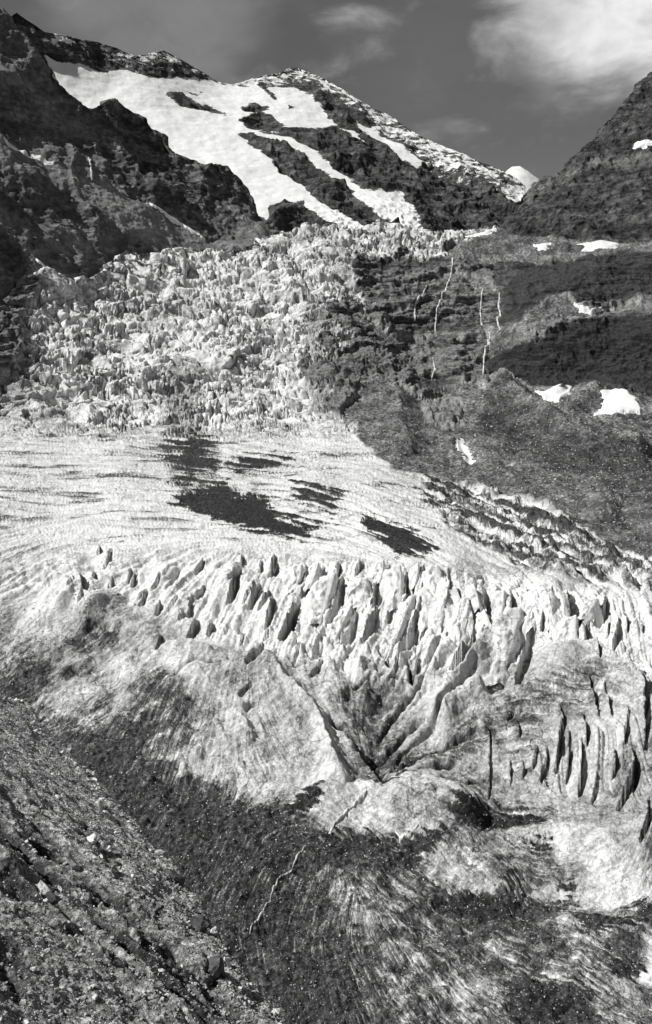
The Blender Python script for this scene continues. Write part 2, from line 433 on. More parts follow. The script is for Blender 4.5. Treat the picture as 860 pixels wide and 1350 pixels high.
# ================================================================== left rock ridge
def west_ridge():
    top = curve([(-110, -30), (-20, -5), (0, 6), (8, 20), (14, 28), (22, 40), (34, 54), (48, 72), (60, 86), (74, 98), (90, 114), (104, 127), (120, 141), (128, 140), (138, 135), (150, 132), (157, 134), (166, 140), (180, 147), (196, 155),
                 (208, 165), (222, 172), (227, 187), (238, 196), (250, 206), (262, 214), (275, 218), (288, 217), (300, 220), (308, 230), (316, 242), (325, 258), (334, 270), (345, 284), (356, 297), (400, 330)])
    dep = Depth([(-110, -30, 3200), (0, 6, 3220), (60, 86, 3180), (120, 141, 3180), (150, 132, 3320), (225, 180, 3380), (300, 220, 3400), (350, 290, 3340), (400, 330, 3300),
                 (-60, 160, 2740), (0, 185, 2790), (110, 240, 2900), (200, 268, 2990), (270, 312, 3030), (90, 170, 3080), (180, 215, 3190), (255, 265, 3200), (320, 290, 3230),
                 (-60, 330, 2330), (0, 330, 2480), (70, 320, 2640), (160, 310, 2830), (0, 400, 2400), (60, 362, 2520), (150, 338, 2790), (250, 333, 2945), (350, 315, 3130),
                 (-60, 460, 2250), (0, 450, 2330), (150, 420, 2650), (300, 400, 2900), (400, 400, 3050)])
    S = Sheet(-110, 400, 1.1, top, lambda x: np.interp(x, [-110, 0, 100, 400], [470, 440, 410, 390]), dep, rstep=1.05, back_len=45)
    PX, PY = S.PX, S.PY
    X = PX + fbm(S.B, 60, 4) * 4; Y = PY + fbm(S.B, 60, 4, off=50) * 3
    scree = np.zeros(PX.shape)
    for p, a in [([(-60, 150), (0, 184), (50, 205), (110, 232), (170, 255), (215, 268), (275, 312), (350, 310), (350, 330), (230, 332), (190, 318), (140, 290), (90, 258), (40, 228), (-60, 190)], .85),
                 ([(-60, 260), (0, 275), (60, 295), (120, 320), (125, 345), (80, 340), (0, 300), (-60, 300)], .7),
                 ([(60, 130), (100, 145), (125, 160), (140, 190), (118, 200), (90, 170)], .5), ([(320, 290), (350, 290), (370, 330), (300, 330)], .8)]:
        scree = np.maximum(scree, a * sstep(-5, 6, poly_sd(X, Y, p)))
    spur = sstep(-10, 14, poly_sd(X, Y, [(122, 140), (150, 128), (230, 170), (300, 215), (370, 300), (290, 306), (262, 300), (215, 262), (170, 245), (140, 225), (135, 180)]))
    scree = np.maximum(scree, .48 * (1 - spur) * np.clip(.75 + fbm(S.B, 160, 4, off=9) * .8, 0, 1.3))
    sn = np.full(PX.shape, -99.)
    for p in [[(0, 183), (20, 192), (42, 204), (44, 208), (20, 199), (0, 188)], [(42, 198), (54, 202), (78, 219), (70, 219), (52, 208)], [(96, 230), (108, 238), (107, 240), (95, 233)],
              [(148, 248), (165, 250), (172, 254), (155, 253)], [(14, 14), (30, 24), (44, 42), (34, 40), (22, 28)], [(110, 186), (130, 187), (128, 190), (112, 190)]]:
        sn = np.maximum(sn, poly_sd(X, Y, p))
    snow = np.clip(.45 + sn * .14, 0, 1)
    speck = .5 * sstep(60, 10, PY) * sstep(100, 40, PX)
    A = S.B * np.array([1, 1, .45])
    # gullies run down the face
    dip = S.B[..., 2] + .5 * S.B[..., 0] + fbm(S.B, 120, 4) * 30
    h = (ridged(A, 260, 5, .5) - .9) * 34 + np.abs((dip / 30) % 1 - .5) * 8 + np.abs((dip / 12) % 1 - .5) * 3.5 + (ridged(A, 80, 5, .55, 30) - .9) * 8 + fbm(S.B, 22, 5, .6) * 3.5
    S.P = S.B + S.N * (h * (1 - .8 * np.clip(scree * 1.6 - .6, 0, 1)) + fbm(S.B, 40, 4) * 2)[..., None]
    me = mesh_np('west_ridge', S.P, grid_faces(*PX.shape), {'snow': snow, 'speck': speck, 'scree': scree}, M_RIDGE)
    link('mountain', me, kind='structure', label='dark craggy rock ridge falling from the left to the icefall', cat='mountain')
    return S

# ================================================================== right mountain
def east_mountain():
    top = curve([(655, 320), (664, 300), (668, 289), (676, 275), (684, 263), (692, 254), (702, 247), (714, 236), (728, 231), (740, 226), (752, 212), (758, 206), (770, 195), (782, 185), (790, 172), (800, 160), (812, 149), (824, 131), (832, 124),
                 (842, 112), (852, 101), (860, 95), (900, 60), (960, 20)])
    dep = Depth([(655, 320, 3420), (664, 300, 3440), (700, 250, 3550), (755, 208, 3640), (800, 160, 3760), (860, 95, 3920), (960, 20, 4100),
                 (700, 285, 3400), (760, 260, 3440), (840, 200, 3560), (900, 160, 3600), (680, 310, 3350), (740, 318, 3200), (820, 322, 3120), (900, 310, 3080), (960, 300, 3050),
                 (800, 280, 3320), (880, 250, 3350), (655, 370, 3300), (760, 370, 3080), (860, 370, 2990), (960, 360, 2930)])
    S = Sheet(655, 960, 1.1, top, lambda x: 370 + 0 * x, dep, rstep=1.05, back_len=45)
    PX, PY = S.PX, S.PY
    A = S.B * np.array([1, 1, .8])
    sh = sstep(0, 25, PY - top(PX))
    dip = S.B[..., 2] + .35 * S.B[..., 0] + fbm(S.B, 120, 4) * 30
    h = (ridged(A, 300, 5, .5) - .9) * 20 * (.3 + .7 * sh) + np.abs((dip / 34) % 1 - .5) * 13 + (ridged(S.B * np.array([1, 1, .5]), 70, 5, .55, 3) - .9) * 8 + np.abs((dip / 13 + fbm(S.B, 60, 3)) % 1 - .5) * 3 + fbm(S.B * np.array([1, 1, .5]), 40, 5, .6) * 5
    ledge = poly_sd(PX, PY, [(640, 255), (740, 226), (800, 205), (960, 190), (960, 215), (800, 222), (740, 240), (690, 262)])
    S.P = S.B + S.N * h[..., None]
    z = np.zeros(PX.shape)
    scree = .35 * sstep(-10, 8, ledge) + .45 * sstep(265, 225, PY) * 0
    me = mesh_np('east_mountain', S.P, grid_faces(*PX.shape), {'snow': z, 'speck': z, 'scree': scree}, M_EAST)
    link('mountain', me, kind='structure', label='dark steep rock shoulder rising to the right edge', cat='mountain')
    return S

# the fins of the glacier's brow: crest pixels from the top to the foot, width to the left and to the right, label, dirt
BIG = [
 ([(442, 756), (434, 782), (421, 822)], 34, 12, 'broad white ice fin left of the long slanting black crevasse', .04),
 ([(483, 762), (480, 778), (475, 799)], 27, 17, 'white ice fin with a wide grey right face under the dark debris tongue', .04),
 ([(503, 772), (498, 790), (491, 812)], 9, 9, 'narrow grey ice fin tucked behind the wide grey faced fin', .15),
 ([(528, 745), (529, 770), (524, 802)], 25, 9, 'tall bright ice tower just below the tip of the dark debris tongue', .02),
 ([(543, 786), (530, 822), (509, 871)], 12, 16, 'long dark grey ice rib slanting down to the left from the tall towers', .22),
 ([(575, 745), (576, 775), (564, 828)], 24, 22, 'tallest knife edged ice blade, white left face and smooth grey right face', .02),
 ([(601, 772), (616, 815), (604, 858)], 32, 14, 'broad white ice shield right of the knife edged blade', .02),
 ([(639, 803), (648, 824), (651, 842)], 20, 12, 'pointed white ice tooth left of the dark ice pyramid', .04),
 ([(686, 802), (677, 840), (660, 900)], 34, 22, 'great dirty dark ice pyramid standing apart in front of the brow', .34),
 ([(727, 780), (728, 800), (729, 828)], 15, 30, 'thin bright ice pillar beside a smooth grey wall on the right of the brow', .03),
 ([(712, 792), (708, 808), (703, 826)], 22, 10, 'squat grey capped ice hump left of the thin bright pillar', .20),
 ([(760, 811), (759, 828), (756, 848)], 30, 16, 'bright wide ice wedge above the dirty rounded ice dome', .03),
 ([(788, 788), (780, 802), (769, 816)], 24, 16, 'rounded grey ice hump up right of the bright wide wedge', .22),
 ([(815, 824), (812, 842), (806, 860)], 22, 14, 'low grey ice knob above the right end of the dirty dome', .20),
 ([(314, 758), (308, 778), (298, 800)], 34, 10, 'white sloping ice slab with a black gash along its right edge', .04),
 ([(338, 778), (334, 790), (329, 804)], 17, 7, 'small white ice tooth right of the gashed slab', .03),
 ([(356, 780), (350, 793), (341, 807)], 12, 8, 'small ice tooth between two black gashes', .05),
 ([(361, 790), (357, 808), (350, 832)], 24, 8, 'white ice fin with a black gap at its foot, above the ice spur', .04),
 ([(263, 815), (257, 830), (244, 851)], 24, 9, 'white ice fin on the dirty left flank with a broad black slot', .06),
 ([(281, 820), (277, 830), (271, 842)], 15, 9, 'short ice tooth right of the broad black slot', .05),
 ([(363, 734), (360, 750), (355, 766)], 16, 8, 'upright white ice tooth at the very top of the brow', .03),
 ([(349, 853), (338, 868), (325, 882)], 22, 10, 'low white ice fin at the head of the ice spur', .06),
 ([(398, 744), (395, 762), (388, 782)], 22, 9, 'white ice fin in the middle of the brow with a narrow shadow', .03),
 ([(420, 742), (416, 756), (408, 776)], 18, 8, 'slim white ice fin left of the broad fin by the long crevasse', .03),
 ([(506, 738), (505, 752), (500, 768)], 18, 9, 'small bright ice tooth on the rim below the dark debris tongue', .03),
 ([(104, 764), (106, 776), (112, 796)], 22, 16, 'dirty ice pyramid on the far left flank with a white right side', .30),
 ([(552, 742), (551, 754), (547, 772)], 14, 9, 'small white ice tooth between the two tallest towers', .03),
 ([(625, 770), (630, 786), (632, 802)], 16, 12, 'grey shouldered ice fin up right of the white shield', .08),
 ([(665, 778), (664, 794), (660, 812)], 18, 12, 'grey ice fin behind the dark ice pyramid', .12),
 ([(580, 838), (572, 858), (560, 884)], 20, 12, 'low white ice rib in front of the knife edged blade', .06),
 ([(620, 856), (610, 876), (594, 904)], 22, 12, 'long low ice rib running down from the white shield', .08),
 ([(500, 806), (490, 826), (474, 850)], 24, 10, 'white ice fin standing in front of the grey faced fin', .05),
 ([(462, 800), (452, 822), (440, 846)], 22, 10, 'white ice rib below the mouth of the long crevasse', .05),
 ([(390, 800), (382, 822), (368, 850)], 26, 10, 'large pale ice rib at the top of the ice spur', .05),
]
FINS = (0, 1, 3, 4, 5, 6, 7, 8, 9, 10, 11, 12, 22, 23, 24, 26, 27, 28, 32)     # fins that stand free of the ice behind them
# ================================================================== the valley: icefall, plateau, tongue, rock steps, moraines
ROCK = [(664, 299), (603, 316), (583, 332), (566, 345), (548, 340), (527, 337), (510, 341), (491, 345), (468, 338), (462, 352), (465, 370), (478, 382), (488, 392), (478, 418), (460, 445), (463, 480), (442, 528), (448, 548),
        (470, 572), (490, 598), (520, 618), (590, 636), (650, 650), (720, 672), (790, 712), (860, 742), (960, 770), (960, 280)]
def valley():
    top = curve([(-90, 440), (-20, 402), (0, 394), (20, 380), (40, 362), (60, 352), (80, 364), (100, 370), (128, 360), (150, 344), (166, 329), (185, 332), (205, 334), (230, 329), (255, 326), (280, 329), (300, 331), (330, 321), (350, 312), (372, 304),
                 (400, 298), (424, 292), (440, 290), (456, 297), (475, 299), (500, 293), (520, 296), (545, 301), (580, 303), (620, 305), (655, 300), (672, 308), (690, 312), (720, 312), (735, 311), (770, 318), (815, 320), (860, 318), (960, 300)])
    dep = Depth([
        (-90, 440, 2150), (0, 394, 2380), (60, 352, 2500), (150, 344, 2720), (205, 334, 2830), (280, 329, 2930), (350, 312, 3030), (440, 290, 3120), (520, 296, 3140), (600, 304, 3180), (655, 300, 3230), (720, 312, 3110), (815, 320, 3010), (960, 300, 2950),
        # icefall
        (-90, 500, 2020), (0, 470, 2120), (100, 430, 2400), (200, 400, 2600), (300, 390, 2680), (400, 370, 2780), (450, 350, 2850), (100, 500, 2130), (200, 480, 2260), (300, 470, 2340), (400, 450, 2440), (440, 420, 2560),
        (-90, 565, 1880), (0, 562, 1900), (100, 562, 1920), (200, 562, 1930), (300, 570, 1900), (400, 570, 1900), (430, 520, 2130),
        # plateau
        (-90, 640, 1220), (0, 640, 1240), (150, 640, 1250), (300, 640, 1260), (420, 640, 1240), (-90, 700, 960), (0, 700, 970), (150, 700, 980), (300, 700, 985), (430, 700, 980), (500, 660, 1130), (520, 720, 900), (600, 735, 850),
        # crest and front of the tongue
        (-90, 745, 865), (0, 740, 875), (150, 735, 885), (300, 735, 885), (430, 735, 878), (520, 742, 860), (620, 755, 830), (720, 768, 805), (860, 790, 765), (960, 810, 735),
        (-90, 820, 790), (0, 820, 800), (150, 820, 800), (300, 820, 795), (430, 830, 780), (560, 840, 765), (700, 850, 740), (860, 870, 695), (960, 890, 670),
        (0, 900, 745), (150, 900, 740), (300, 900, 725), (430, 910, 710), (560, 920, 700), (700, 930, 680), (860, 950, 635), (960, 960, 620),
        (100, 980, 680), (250, 980, 665), (430, 990, 650), (560, 1000, 640), (700, 1020, 615), (860, 1040, 575),
        (200, 1060, 600), (430, 1070, 590), (600, 1090, 570), (860, 1120, 530), (300, 1150, 530), (600, 1170, 520), (860, 1190, 495), (300, 1250, 472), (600, 1260, 467), (860, 1270, 455),
        (300, 1400, 397), (600, 1400, 396), (860, 1400, 394), (960, 1400, 392), (0, 1400, 400), (-90, 1000, 690), (-90, 1200, 510),
        # rock steps
        (490, 352, 2880), (560, 352, 2930), (640, 345, 2960), (480, 395, 2740), (540, 440, 2660), (590, 438, 2660), (640, 420, 2680), (540, 400, 2730), (600, 395, 2750), (520, 470, 2460), (600, 470, 2480), (640, 470, 2500),
        (580, 515, 2330), (640, 500, 2370), (500, 530, 2090), (560, 560, 1960), (470, 590, 1700), (540, 610, 1560),
        (720, 345, 2870), (800, 345, 2810), (860, 335, 2790), (720, 390, 2690), (800, 400, 2640), (860, 390, 2640), (700, 420, 2540), (770, 420, 2510), (860, 408, 2500), (690, 450, 2440), (770, 450, 2420), (860, 450, 2390), (960, 440, 2350),
        (700, 500, 2350), (770, 505, 2310), (860, 500, 2280), (720, 540, 2130), (810, 540, 2090), (900, 540, 2040), (660, 540, 2150), (720, 570, 1960), (790, 590, 1800), (880, 600, 1730), (620, 590, 1760), (700, 610, 1620),
        (600, 650, 1330), (700, 660, 1290), (800, 660, 1290), (900, 660, 1270), (620, 700, 1060), (720, 720, 1000), (820, 730, 985), (900, 735, 970), (700, 748, 880), (800, 765, 850), (900, 775, 820), (960, 780, 800)])
    # rows: denser over the tongue
    vy = np.array([290, 560, 600, 700, 1060, 1400]); dens = np.array([1.05, 1.0, .9, 1.35, 1.35, .85])
    s = np.linspace(290, 1400, 4000); w = np.interp(s, vy, dens); cum = np.r_[0, np.cumsum((w[1:] + w[:-1]) / 2 * np.diff(s))]
    n = int(cum[-1])
    rows = (np.interp(np.linspace(0, cum[-1], n), cum, s) - 290) / 1110
    S = Sheet(-90, 960, 1.2, top, lambda x: 1400 + 0 * x, dep, rows=rows, back=10, back_len=30, back_drop=1.2)
    PX, PY, B = S.PX, S.PY, S.B
    D = S.D
    bx, by = B[..., 0], B[..., 1]
    nz = lambda s_, o=4, off=0.0, g=.55: fbm(B, s_, o, g, off)
    sc = D / 900.0                                                  # metres per photograph pixel, roughly
    wob = np.clip(sc, .5, 3)
    X = PX + nz(45, 5) * 6; Y = PY + nz(45, 5, 60) * 5
    # ---- what the ground is
    upper = sstep(600, 540, PY)
    rocksd = poly_sd(X + upper * nz(90, 4, 81) * 14, Y + upper * nz(60, 4, 83) * 9, ROCK)
    for p in [[(428, 402), (452, 392), (474, 396), (482, 430), (462, 442), (440, 430)], [(404, 484), (420, 476), (446, 480), (456, 500), (430, 508), (410, 500)], [(440, 468), (470, 456), (474, 565), (452, 552), (436, 520)], [(384, 478), (404, 474), (416, 490), (398, 496)], [(418, 446), (436, 440), (448, 456), (430, 462)],
              [(425, 530), (445, 524), (452, 548), (436, 552)], [(395, 420), (410, 416), (416, 428), (402, 432)]]:
        rocksd = np.maximum(rocksd, poly_sd(PX + nz(30, 5, 81, .65) * 13, PY + nz(24, 5, 83, .65) * 9, p))
    rock = sstep(-2.5, 2.5, rocksd)
    leftrock = sstep(-6, 6, poly_sd(X, Y, [(-95, 430), (0, 395), (30, 372), (62, 355), (55, 375), (30, 420), (25, 470), (-10, 500), (-95, 520)]))
    scree = np.zeros(PX.shape)
    for p in [[(574, 340), (603, 316), (662, 300), (700, 305), (735, 305), (830, 310), (960, 300), (960, 322), (818, 333), (770, 338), (720, 346), (672, 344), (630, 352), (600, 345)],
              [(640, 438), (678, 431), (691, 420), (729, 392), (750, 390), (760, 402), (778, 413), (845, 402), (860, 392), (960, 380), (960, 394), (860, 404), (819, 411), (768, 423), (742, 422), (717, 424), (678, 436), (700, 436), (718, 444), (678, 451), (653, 459), (642, 470)],
              [(590, 358), (640, 368), (660, 380), (640, 384), (610, 372)], [(480, 418), (520, 440), (560, 447), (620, 438), (600, 452), (540, 458), (500, 446)],
              [(445, 562), (462, 530), (480, 505), (498, 490), (520, 510), (560, 534), (606, 503), (632, 503), (650, 500), (700, 516), (735, 520), (760, 512), (800, 510), (960, 520), (960, 770), (860, 742), (790, 712), (720, 672), (650, 650), (590, 636), (520, 618), (490, 598), (470, 575)]]:
        scree = np.maximum(scree, sstep(-3, 3, poly_sd(X, Y, p)))
    scree *= 1 - .9 * sstep(-5, 5, poly_sd(X, Y, [(552, 536), (585, 528), (612, 530), (608, 552), (590, 562), (565, 555)]))
    scree *= rock
    rock = np.maximum(rock * (1 - scree), leftrock)
    ice = 1 - np.maximum(rock, scree)
    iceb = sstep(.3, .7, ice)
    # ---- flow directions (double angle), then streaks by line integral convolution
    cps = [(230, 590, 4), (260, 610, 6), (240, 640, 6), (290, 600, 8), (340, 600, 8), (100, 450, 100), (300, 430, 95), (430, 450, 110), (250, 540, 90), (0, 620, 2), (150, 620, 2), (150, 690, 4), (300, 640, 8), (420, 680, 14), (520, 690, 22), (620, 720, 28), (760, 760, 20), (640, 690, 20), (780, 720, 24), (-50, 760, 160),
           (60, 790, 148), (30, 860, 145), (100, 880, 142), (200, 790, 130), (200, 860, 148), (300, 800, 118), (380, 820, 112), (460, 800, 112), (540, 800, 108), (600, 830, 112), (680, 830, 105), (760, 810, 85), (840, 830, 80),
           (160, 960, 128), (230, 930, 115), (300, 950, 100), (120, 900, 150), (250, 1020, 110), (340, 1010, 60), (380, 930, 55), (420, 960, 58), (450, 1010, 52), (400, 1040, 20), (350, 1060, 150), (500, 930, 120), (470, 970, 70), (540, 960, 140), (560, 1000, 165),
           (600, 930, 135), (650, 900, 135), (640, 980, 175), (700, 920, 8), (760, 900, 12), (800, 920, 20), (740, 1000, 90), (690, 960, 4), (800, 1000, 95), (700, 1080, 4), (800, 1080, 3), (620, 1040, 30), (560, 1060, 28), (540, 1030, 12), (600, 1120, 40), (650, 1150, 42),
           (560, 1090, 20), (850, 960, 75), (830, 1040, 68), (850, 1120, 110), (780, 1130, 160), (500, 1150, 38), (600, 1220, 36), (700, 1260, 22), (800, 1290, 30), (480, 1290, 60), (430, 1200, 110), (360, 1160, 120), (330, 1260, 80), (420, 1300, 80), (560, 1330, 45), (200, 1060, 125), (280, 1110, 120)]
    def flow(x, y):
        num = np.zeros(x.shape, complex); den = np.zeros(x.shape)
        for a, b, an in cps:
            w_ = 1.0 / (((x - a) ** 2 + (y - b) ** 2) + 500.0) ** 1.6
            num += w_ * np.exp(2j * math.radians(an)); den += w_
        return np.angle(num / den) / 2
    def lic(step, half, src, x, y, field):
        """average noise along the flow lines of the surface"""
        acc = np.zeros(x.shape); cnt = 0
        for sgn in (1, -1):
            cx, cy = x.copy(), y.copy(); an0 = field
            for k in range(half):
                gx = np.clip(((cx - S.px[0]) / 4), 0, FL.shape[1] - 1.001); gy = np.clip((cy - 280) / 4, 0, FL.shape[0] - 1.001)
                an = FL[gy.astype(int), gx.astype(int)]
                dx, dy = np.cos(an), np.sin(an)
                flip = (dx * np.cos(an0) + dy * np.sin(an0)) < 0
                dx = np.where(flip, -dx, dx); dy = np.where(flip, -dy, dy)
                an0 = np.arctan2(dy, dx)
                cx = cx + sgn * step * dx; cy = cy + sgn * step * dy
                ix = np.clip((cx - S.px[0] + 30) / 1.1, 0, src.shape[1] - 1).astype(int); iy = np.clip((cy - 260) / 1.1, 0, src.shape[0] - 1).astype(int)
                acc += src[iy, ix]; cnt += 1
        return acc / cnt
    gx, gy = np.meshgrid(np.arange(-90, 965, 4.0), np.arange(280, 1410, 4.0))
    FL = flow(gx, gy)
    gi = np.clip((PX + 90) / 4, 0, FL.shape[1] - 1).astype(int); gj = np.clip((PY - 280) / 4, 0, FL.shape[0] - 1).astype(int)
    f0 = FL[gj, gi]
    h_, w_ = 1060, 1020
    yy, xx = np.mgrid[0:h_, 0:w_].astype(float)
    Pn = np.stack([xx, yy, np.zeros_like(xx)], -1)
    n1 = RNG.normal(size=(h_, w_)); n2 = perlin(xx / 4.0, yy / 4.0, xx * 0); n3 = perlin(xx / 12.0, yy / 12.0, xx * 0 + 7)
    norm = lambda q: (q - q.mean()) / (q.std() + 1e-9)
    L1 = norm(lic(1.6, 10, n1, PX, PY, f0)); L2 = norm(lic(2.6, 14, n2, PX, PY, f0)); L3 = norm(lic(5.0, 14, n3, PX, PY, f0))
    # ---- zones
    zi = sstep(590, 545, Y)                                        # icefall
    zp = sstep(545, 590, Y) * sstep(745, 715, Y - .035 * np.maximum(PX - 400, 0) * 1.6)
    zt = 1 - np.maximum(zi, zp)
    serac = zt * sstep(-12, 14, poly_sd(X, Y, [(-90, 735), (130, 725), (300, 725), (520, 735), (700, 760), (960, 795), (960, 930), (860, 900), (760, 860), (700, 850), (690, 880), (600, 900), (540, 930), (460, 900), (330, 860), (250, 830), (140, 790), (-90, 780)]))
    slots = sstep(-10, 12, poly_sd(X, Y, [(640, 920), (720, 880), (800, 860), (960, 900), (960, 1010), (860, 1050), (780, 1060), (700, 1040), (650, 1060)])) * zt
    # ---- dirt on the ice, with one cliff's shade painted in
    def soft(p, a, s_): return a * sstep(-s_, s_, poly_sd(X, Y, p))
    dirt = .02 + zi * (-.02 + .20 * np.clip(nz(110, 5), 0, 1) + .36 * np.clip(nz(34, 5, 61, .65) * 1.4 - .22, -.1, 1)) + zp * .08 + zt * (.33 - .23 * serac)
    mx = np.maximum
    for p, a, s_ in [
        ([(-90, 390), (60, 375), (40, 430), (60, 500), (20, 560), (-90, 570)], .40, 25), ([(395, 400), (460, 400), (455, 480), (440, 560), (400, 540), (410, 470)], .42, 18), ([(430, 300), (470, 320), (465, 400), (440, 390)], .35, 15),
        ([(340, 330), (380, 305), (430, 300), (440, 315), (400, 325), (360, 335)], .40, 8), ([(205, 560), (265, 555), (290, 590), (290, 640), (240, 660), (215, 610)], .46, 12), ([(160, 400), (260, 380), (280, 420), (180, 440)], .28, 20),  # first outline: shaded ice cliffs at the lip, painted grey
        ([(215, 480), (270, 480), (265, 560), (215, 560)], .36, 14), ([(30, 540), (90, 535), (95, 556), (35, 562)], .42, 8),
        ([(560, 628), (650, 650), (720, 672), (790, 712), (860, 742), (960, 770), (960, 800), (860, 774), (760, 765), (690, 750), (640, 725), (590, 690), (555, 655)], .46, 8),
        # tongue
        ([(-90, 790), (100, 800), (200, 855), (250, 900), (340, 960), (400, 1050), (430, 1090), (-90, 1090)], .56, 25),
        ([(-90, 905), (60, 918), (130, 945), (220, 992), (330, 1032), (380, 1066), (420, 1092), (480, 1098), (530, 1110), (570, 1118), (560, 1160), (300, 1200), (-90, 1200)], .92, 42), ([(357, 890), (375, 917), (396, 932), (416, 957), (426, 990), (436, 1018), (400, 1030), (370, 1010), (345, 980), (330, 930)], .50, 9),
        ([(-90, 930), (200, 1010), (320, 1060), (400, 1100), (430, 1092), (500, 1100), (525, 1106), (560, 1130), (600, 1160), (640, 1185), (700, 1180), (780, 1175), (840, 1190), (960, 1180), (960, 1420), (-90, 1420)], .74, 24), ([(-90, 1150), (420, 1100), (470, 1180), (480, 1290), (560, 1420), (-90, 1420)], .90, 40),
        ([(640, 905), (700, 890), (780, 870), (830, 890), (860, 930), (820, 960), (720, 960), (650, 990), (560, 1010), (500, 1010)], .47, 14), ([(640, 1050), (740, 1060), (800, 1060), (830, 1090), (740, 1120), (640, 1090)], .60, 12), ([(640, 1040), (760, 1050), (800, 1080), (960, 1080), (960, 1200), (760, 1180), (640, 1120)], .46, 20),
        ([(460, 940), (540, 980), (620, 960), (640, 1000), (520, 1020), (480, 1000)], .46, 12), ([(340, 900), (400, 940), (430, 1000), (400, 1040), (350, 1030), (300, 960)], .44, 16), ([(420, 900), (500, 930), (500, 1010), (450, 960)], .42, 14), ([(470, 860), (600, 880), (560, 960), (480, 930)], .30, 20), ([(620, 820), (660, 790), (680, 850), (640, 890), (600, 900)], .35, 10), ([(610, 1100), (690, 1110), (760, 1120), (800, 1160), (680, 1170)], .50, 12)]:
        dirt = mx(dirt, soft(p, a, s_))
    dirt = dirt + zt * np.clip(1 - np.abs(dirt - .6) / .5, 0, 1) * (nz(60, 5, 15, .6) * .42)
    # cleaner ice inside the dirty tongue
    for p, a, s_ in [([(495, 1075), (520, 1050), (560, 1040), (600, 1055), (620, 1085), (560, 1098), (510, 1095)], .05, 12), 
                     ([(780, 1080), (830, 1060), (860, 1090), (880, 1180), (800, 1170), (770, 1140)], .20, 20), ([(850, 1230), (960, 1230), (960, 1320), (840, 1290)], .5, 14), ([(400, 1040), (440, 1020), (480, 1040), (450, 1070), (415, 1065)], .35, 10)]:
        dirt = dirt - soft(p, a, s_)
    for p, a, s_ in [([(500, 1060), (560, 1045), (620, 1080), (600, 1098), (520, 1098)], .46, 12), ([(570, 1105), (640, 1100), (720, 1110), (760, 1150), (700, 1180), (620, 1165)], .55, 14), ([(400, 1030), (480, 1030), (470, 1080), (410, 1085)], .30, 12),
                     ([(640, 1000), (760, 1040), (860, 1060), (860, 1100), (640, 1090)], .40, 14)]:
        dirt = mx(dirt, soft(p, a, s_))
    dirt = dirt - .24 * zt * sstep(.1, .6, L3 * .35 + nz(45, 4, 21)) * sstep(560, 640, PX) * sstep(1180, 1220, PY)
    # black patches of wet debris
    dark = np.zeros(PX.shape)
    XX = PX + nz(40, 4) * 9; YY = PY + nz(20, 4, 70) * 3.5
    for p, a in [([(225, 660), (262, 645), (300, 634), (312, 655), (345, 655), (362, 680), (432, 695), (402, 707), (350, 699), (300, 687), (262, 674)], 1), ([(298, 612), (340, 601), (382, 605), (362, 613), (312, 623)], .8),
                 ([(392, 640), (446, 648), (442, 674), (396, 662)], .75), ([(478, 680), (512, 684), (546, 702), (572, 722), (560, 728), (528, 726), (505, 708)], 1), ([(216, 575), (240, 582), (262, 572), (285, 580), (270, 600), (290, 616), (262, 622), (246, 640), (225, 636), (250, 620), (218, 600), (240, 592)], .55),
                 ([(590, 1085), (640, 1074), (700, 1076), (720, 1080), (660, 1092), (610, 1098)], 1), ([(530, 1108), (580, 1104), (596, 1112), (560, 1132), (528, 1136)], .9), ([(562, 1182), (620, 1176), (665, 1190), (680, 1205), (620, 1206), (580, 1198)], 1),
                 ([(655, 1172), (680, 1172), (676, 1182)], .9), ([(690, 1108), (728, 1108), (722, 1120), (696, 1118)], .8), ([(760, 1210), (830, 1212), (850, 1222), (770, 1226)], .7), ([(805, 1266), (846, 1272), (842, 1282), (812, 1278)], 1),
                 ([(425, 1095), (490, 1098), (525, 1104), (500, 1130), (430, 1130)], .7), ([(670, 1290), (760, 1300), (790, 1350), (680, 1360)], .6), ([(842, 1195), (880, 1190), (880, 1210), (850, 1210)], .9), ([(360, 1070), (420, 1040), (420, 1056), (400, 1072)], .8),
                 ([(495, 1035), (520, 1026), (540, 1030), (520, 1038)], .8), ([(740, 1168), (760, 1164), (752, 1178)], .8), ([(600, 1190), (680, 1180), (760, 1190), (700, 1200)], .5)]:
        k = a * sstep(-5, 4, poly_sd(XX, YY, p) + 2.6 * L2 + 1.2 * L1 + 4.5 * fbm(B * np.array([.32, .16, 1]), 7, 5, .7, 3))
        dark = mx(dark, k)
    # black rock of the right-hand walls, plus shade painted into the tone
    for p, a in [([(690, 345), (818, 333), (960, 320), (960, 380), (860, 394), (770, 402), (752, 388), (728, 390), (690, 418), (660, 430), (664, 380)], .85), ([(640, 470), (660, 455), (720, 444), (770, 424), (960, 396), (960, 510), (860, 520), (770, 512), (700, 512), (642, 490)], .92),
                 ([(470, 340), (580, 346), (590, 354), (500, 356), (480, 372)], .55), ([(500, 420), (570, 425), (640, 425), (620, 440), (540, 442)], .55), ([(650, 350), (700, 350), (690, 420), (660, 430)], .6), ([(550, 500), (590, 500), (605, 506), (575, 522), (555, 515)], .7),  # painted shade below the ice lip and overhanging steps
                 ([(640, 510), (680, 540), (740, 575), (770, 590), (830, 600), (960, 600), (960, 640), (800, 620), (700, 600), (640, 560)], .5), ([(625, 560), (650, 512), (700, 556), (760, 598), (860, 608), (960, 612), (960, 660), (860, 650), (760, 632), (690, 612)], .55)]:  # shaded side of the moraine ridge, painted darker
        dark = mx(dark, a * sstep(-5, 5, poly_sd(X, Y, p)))
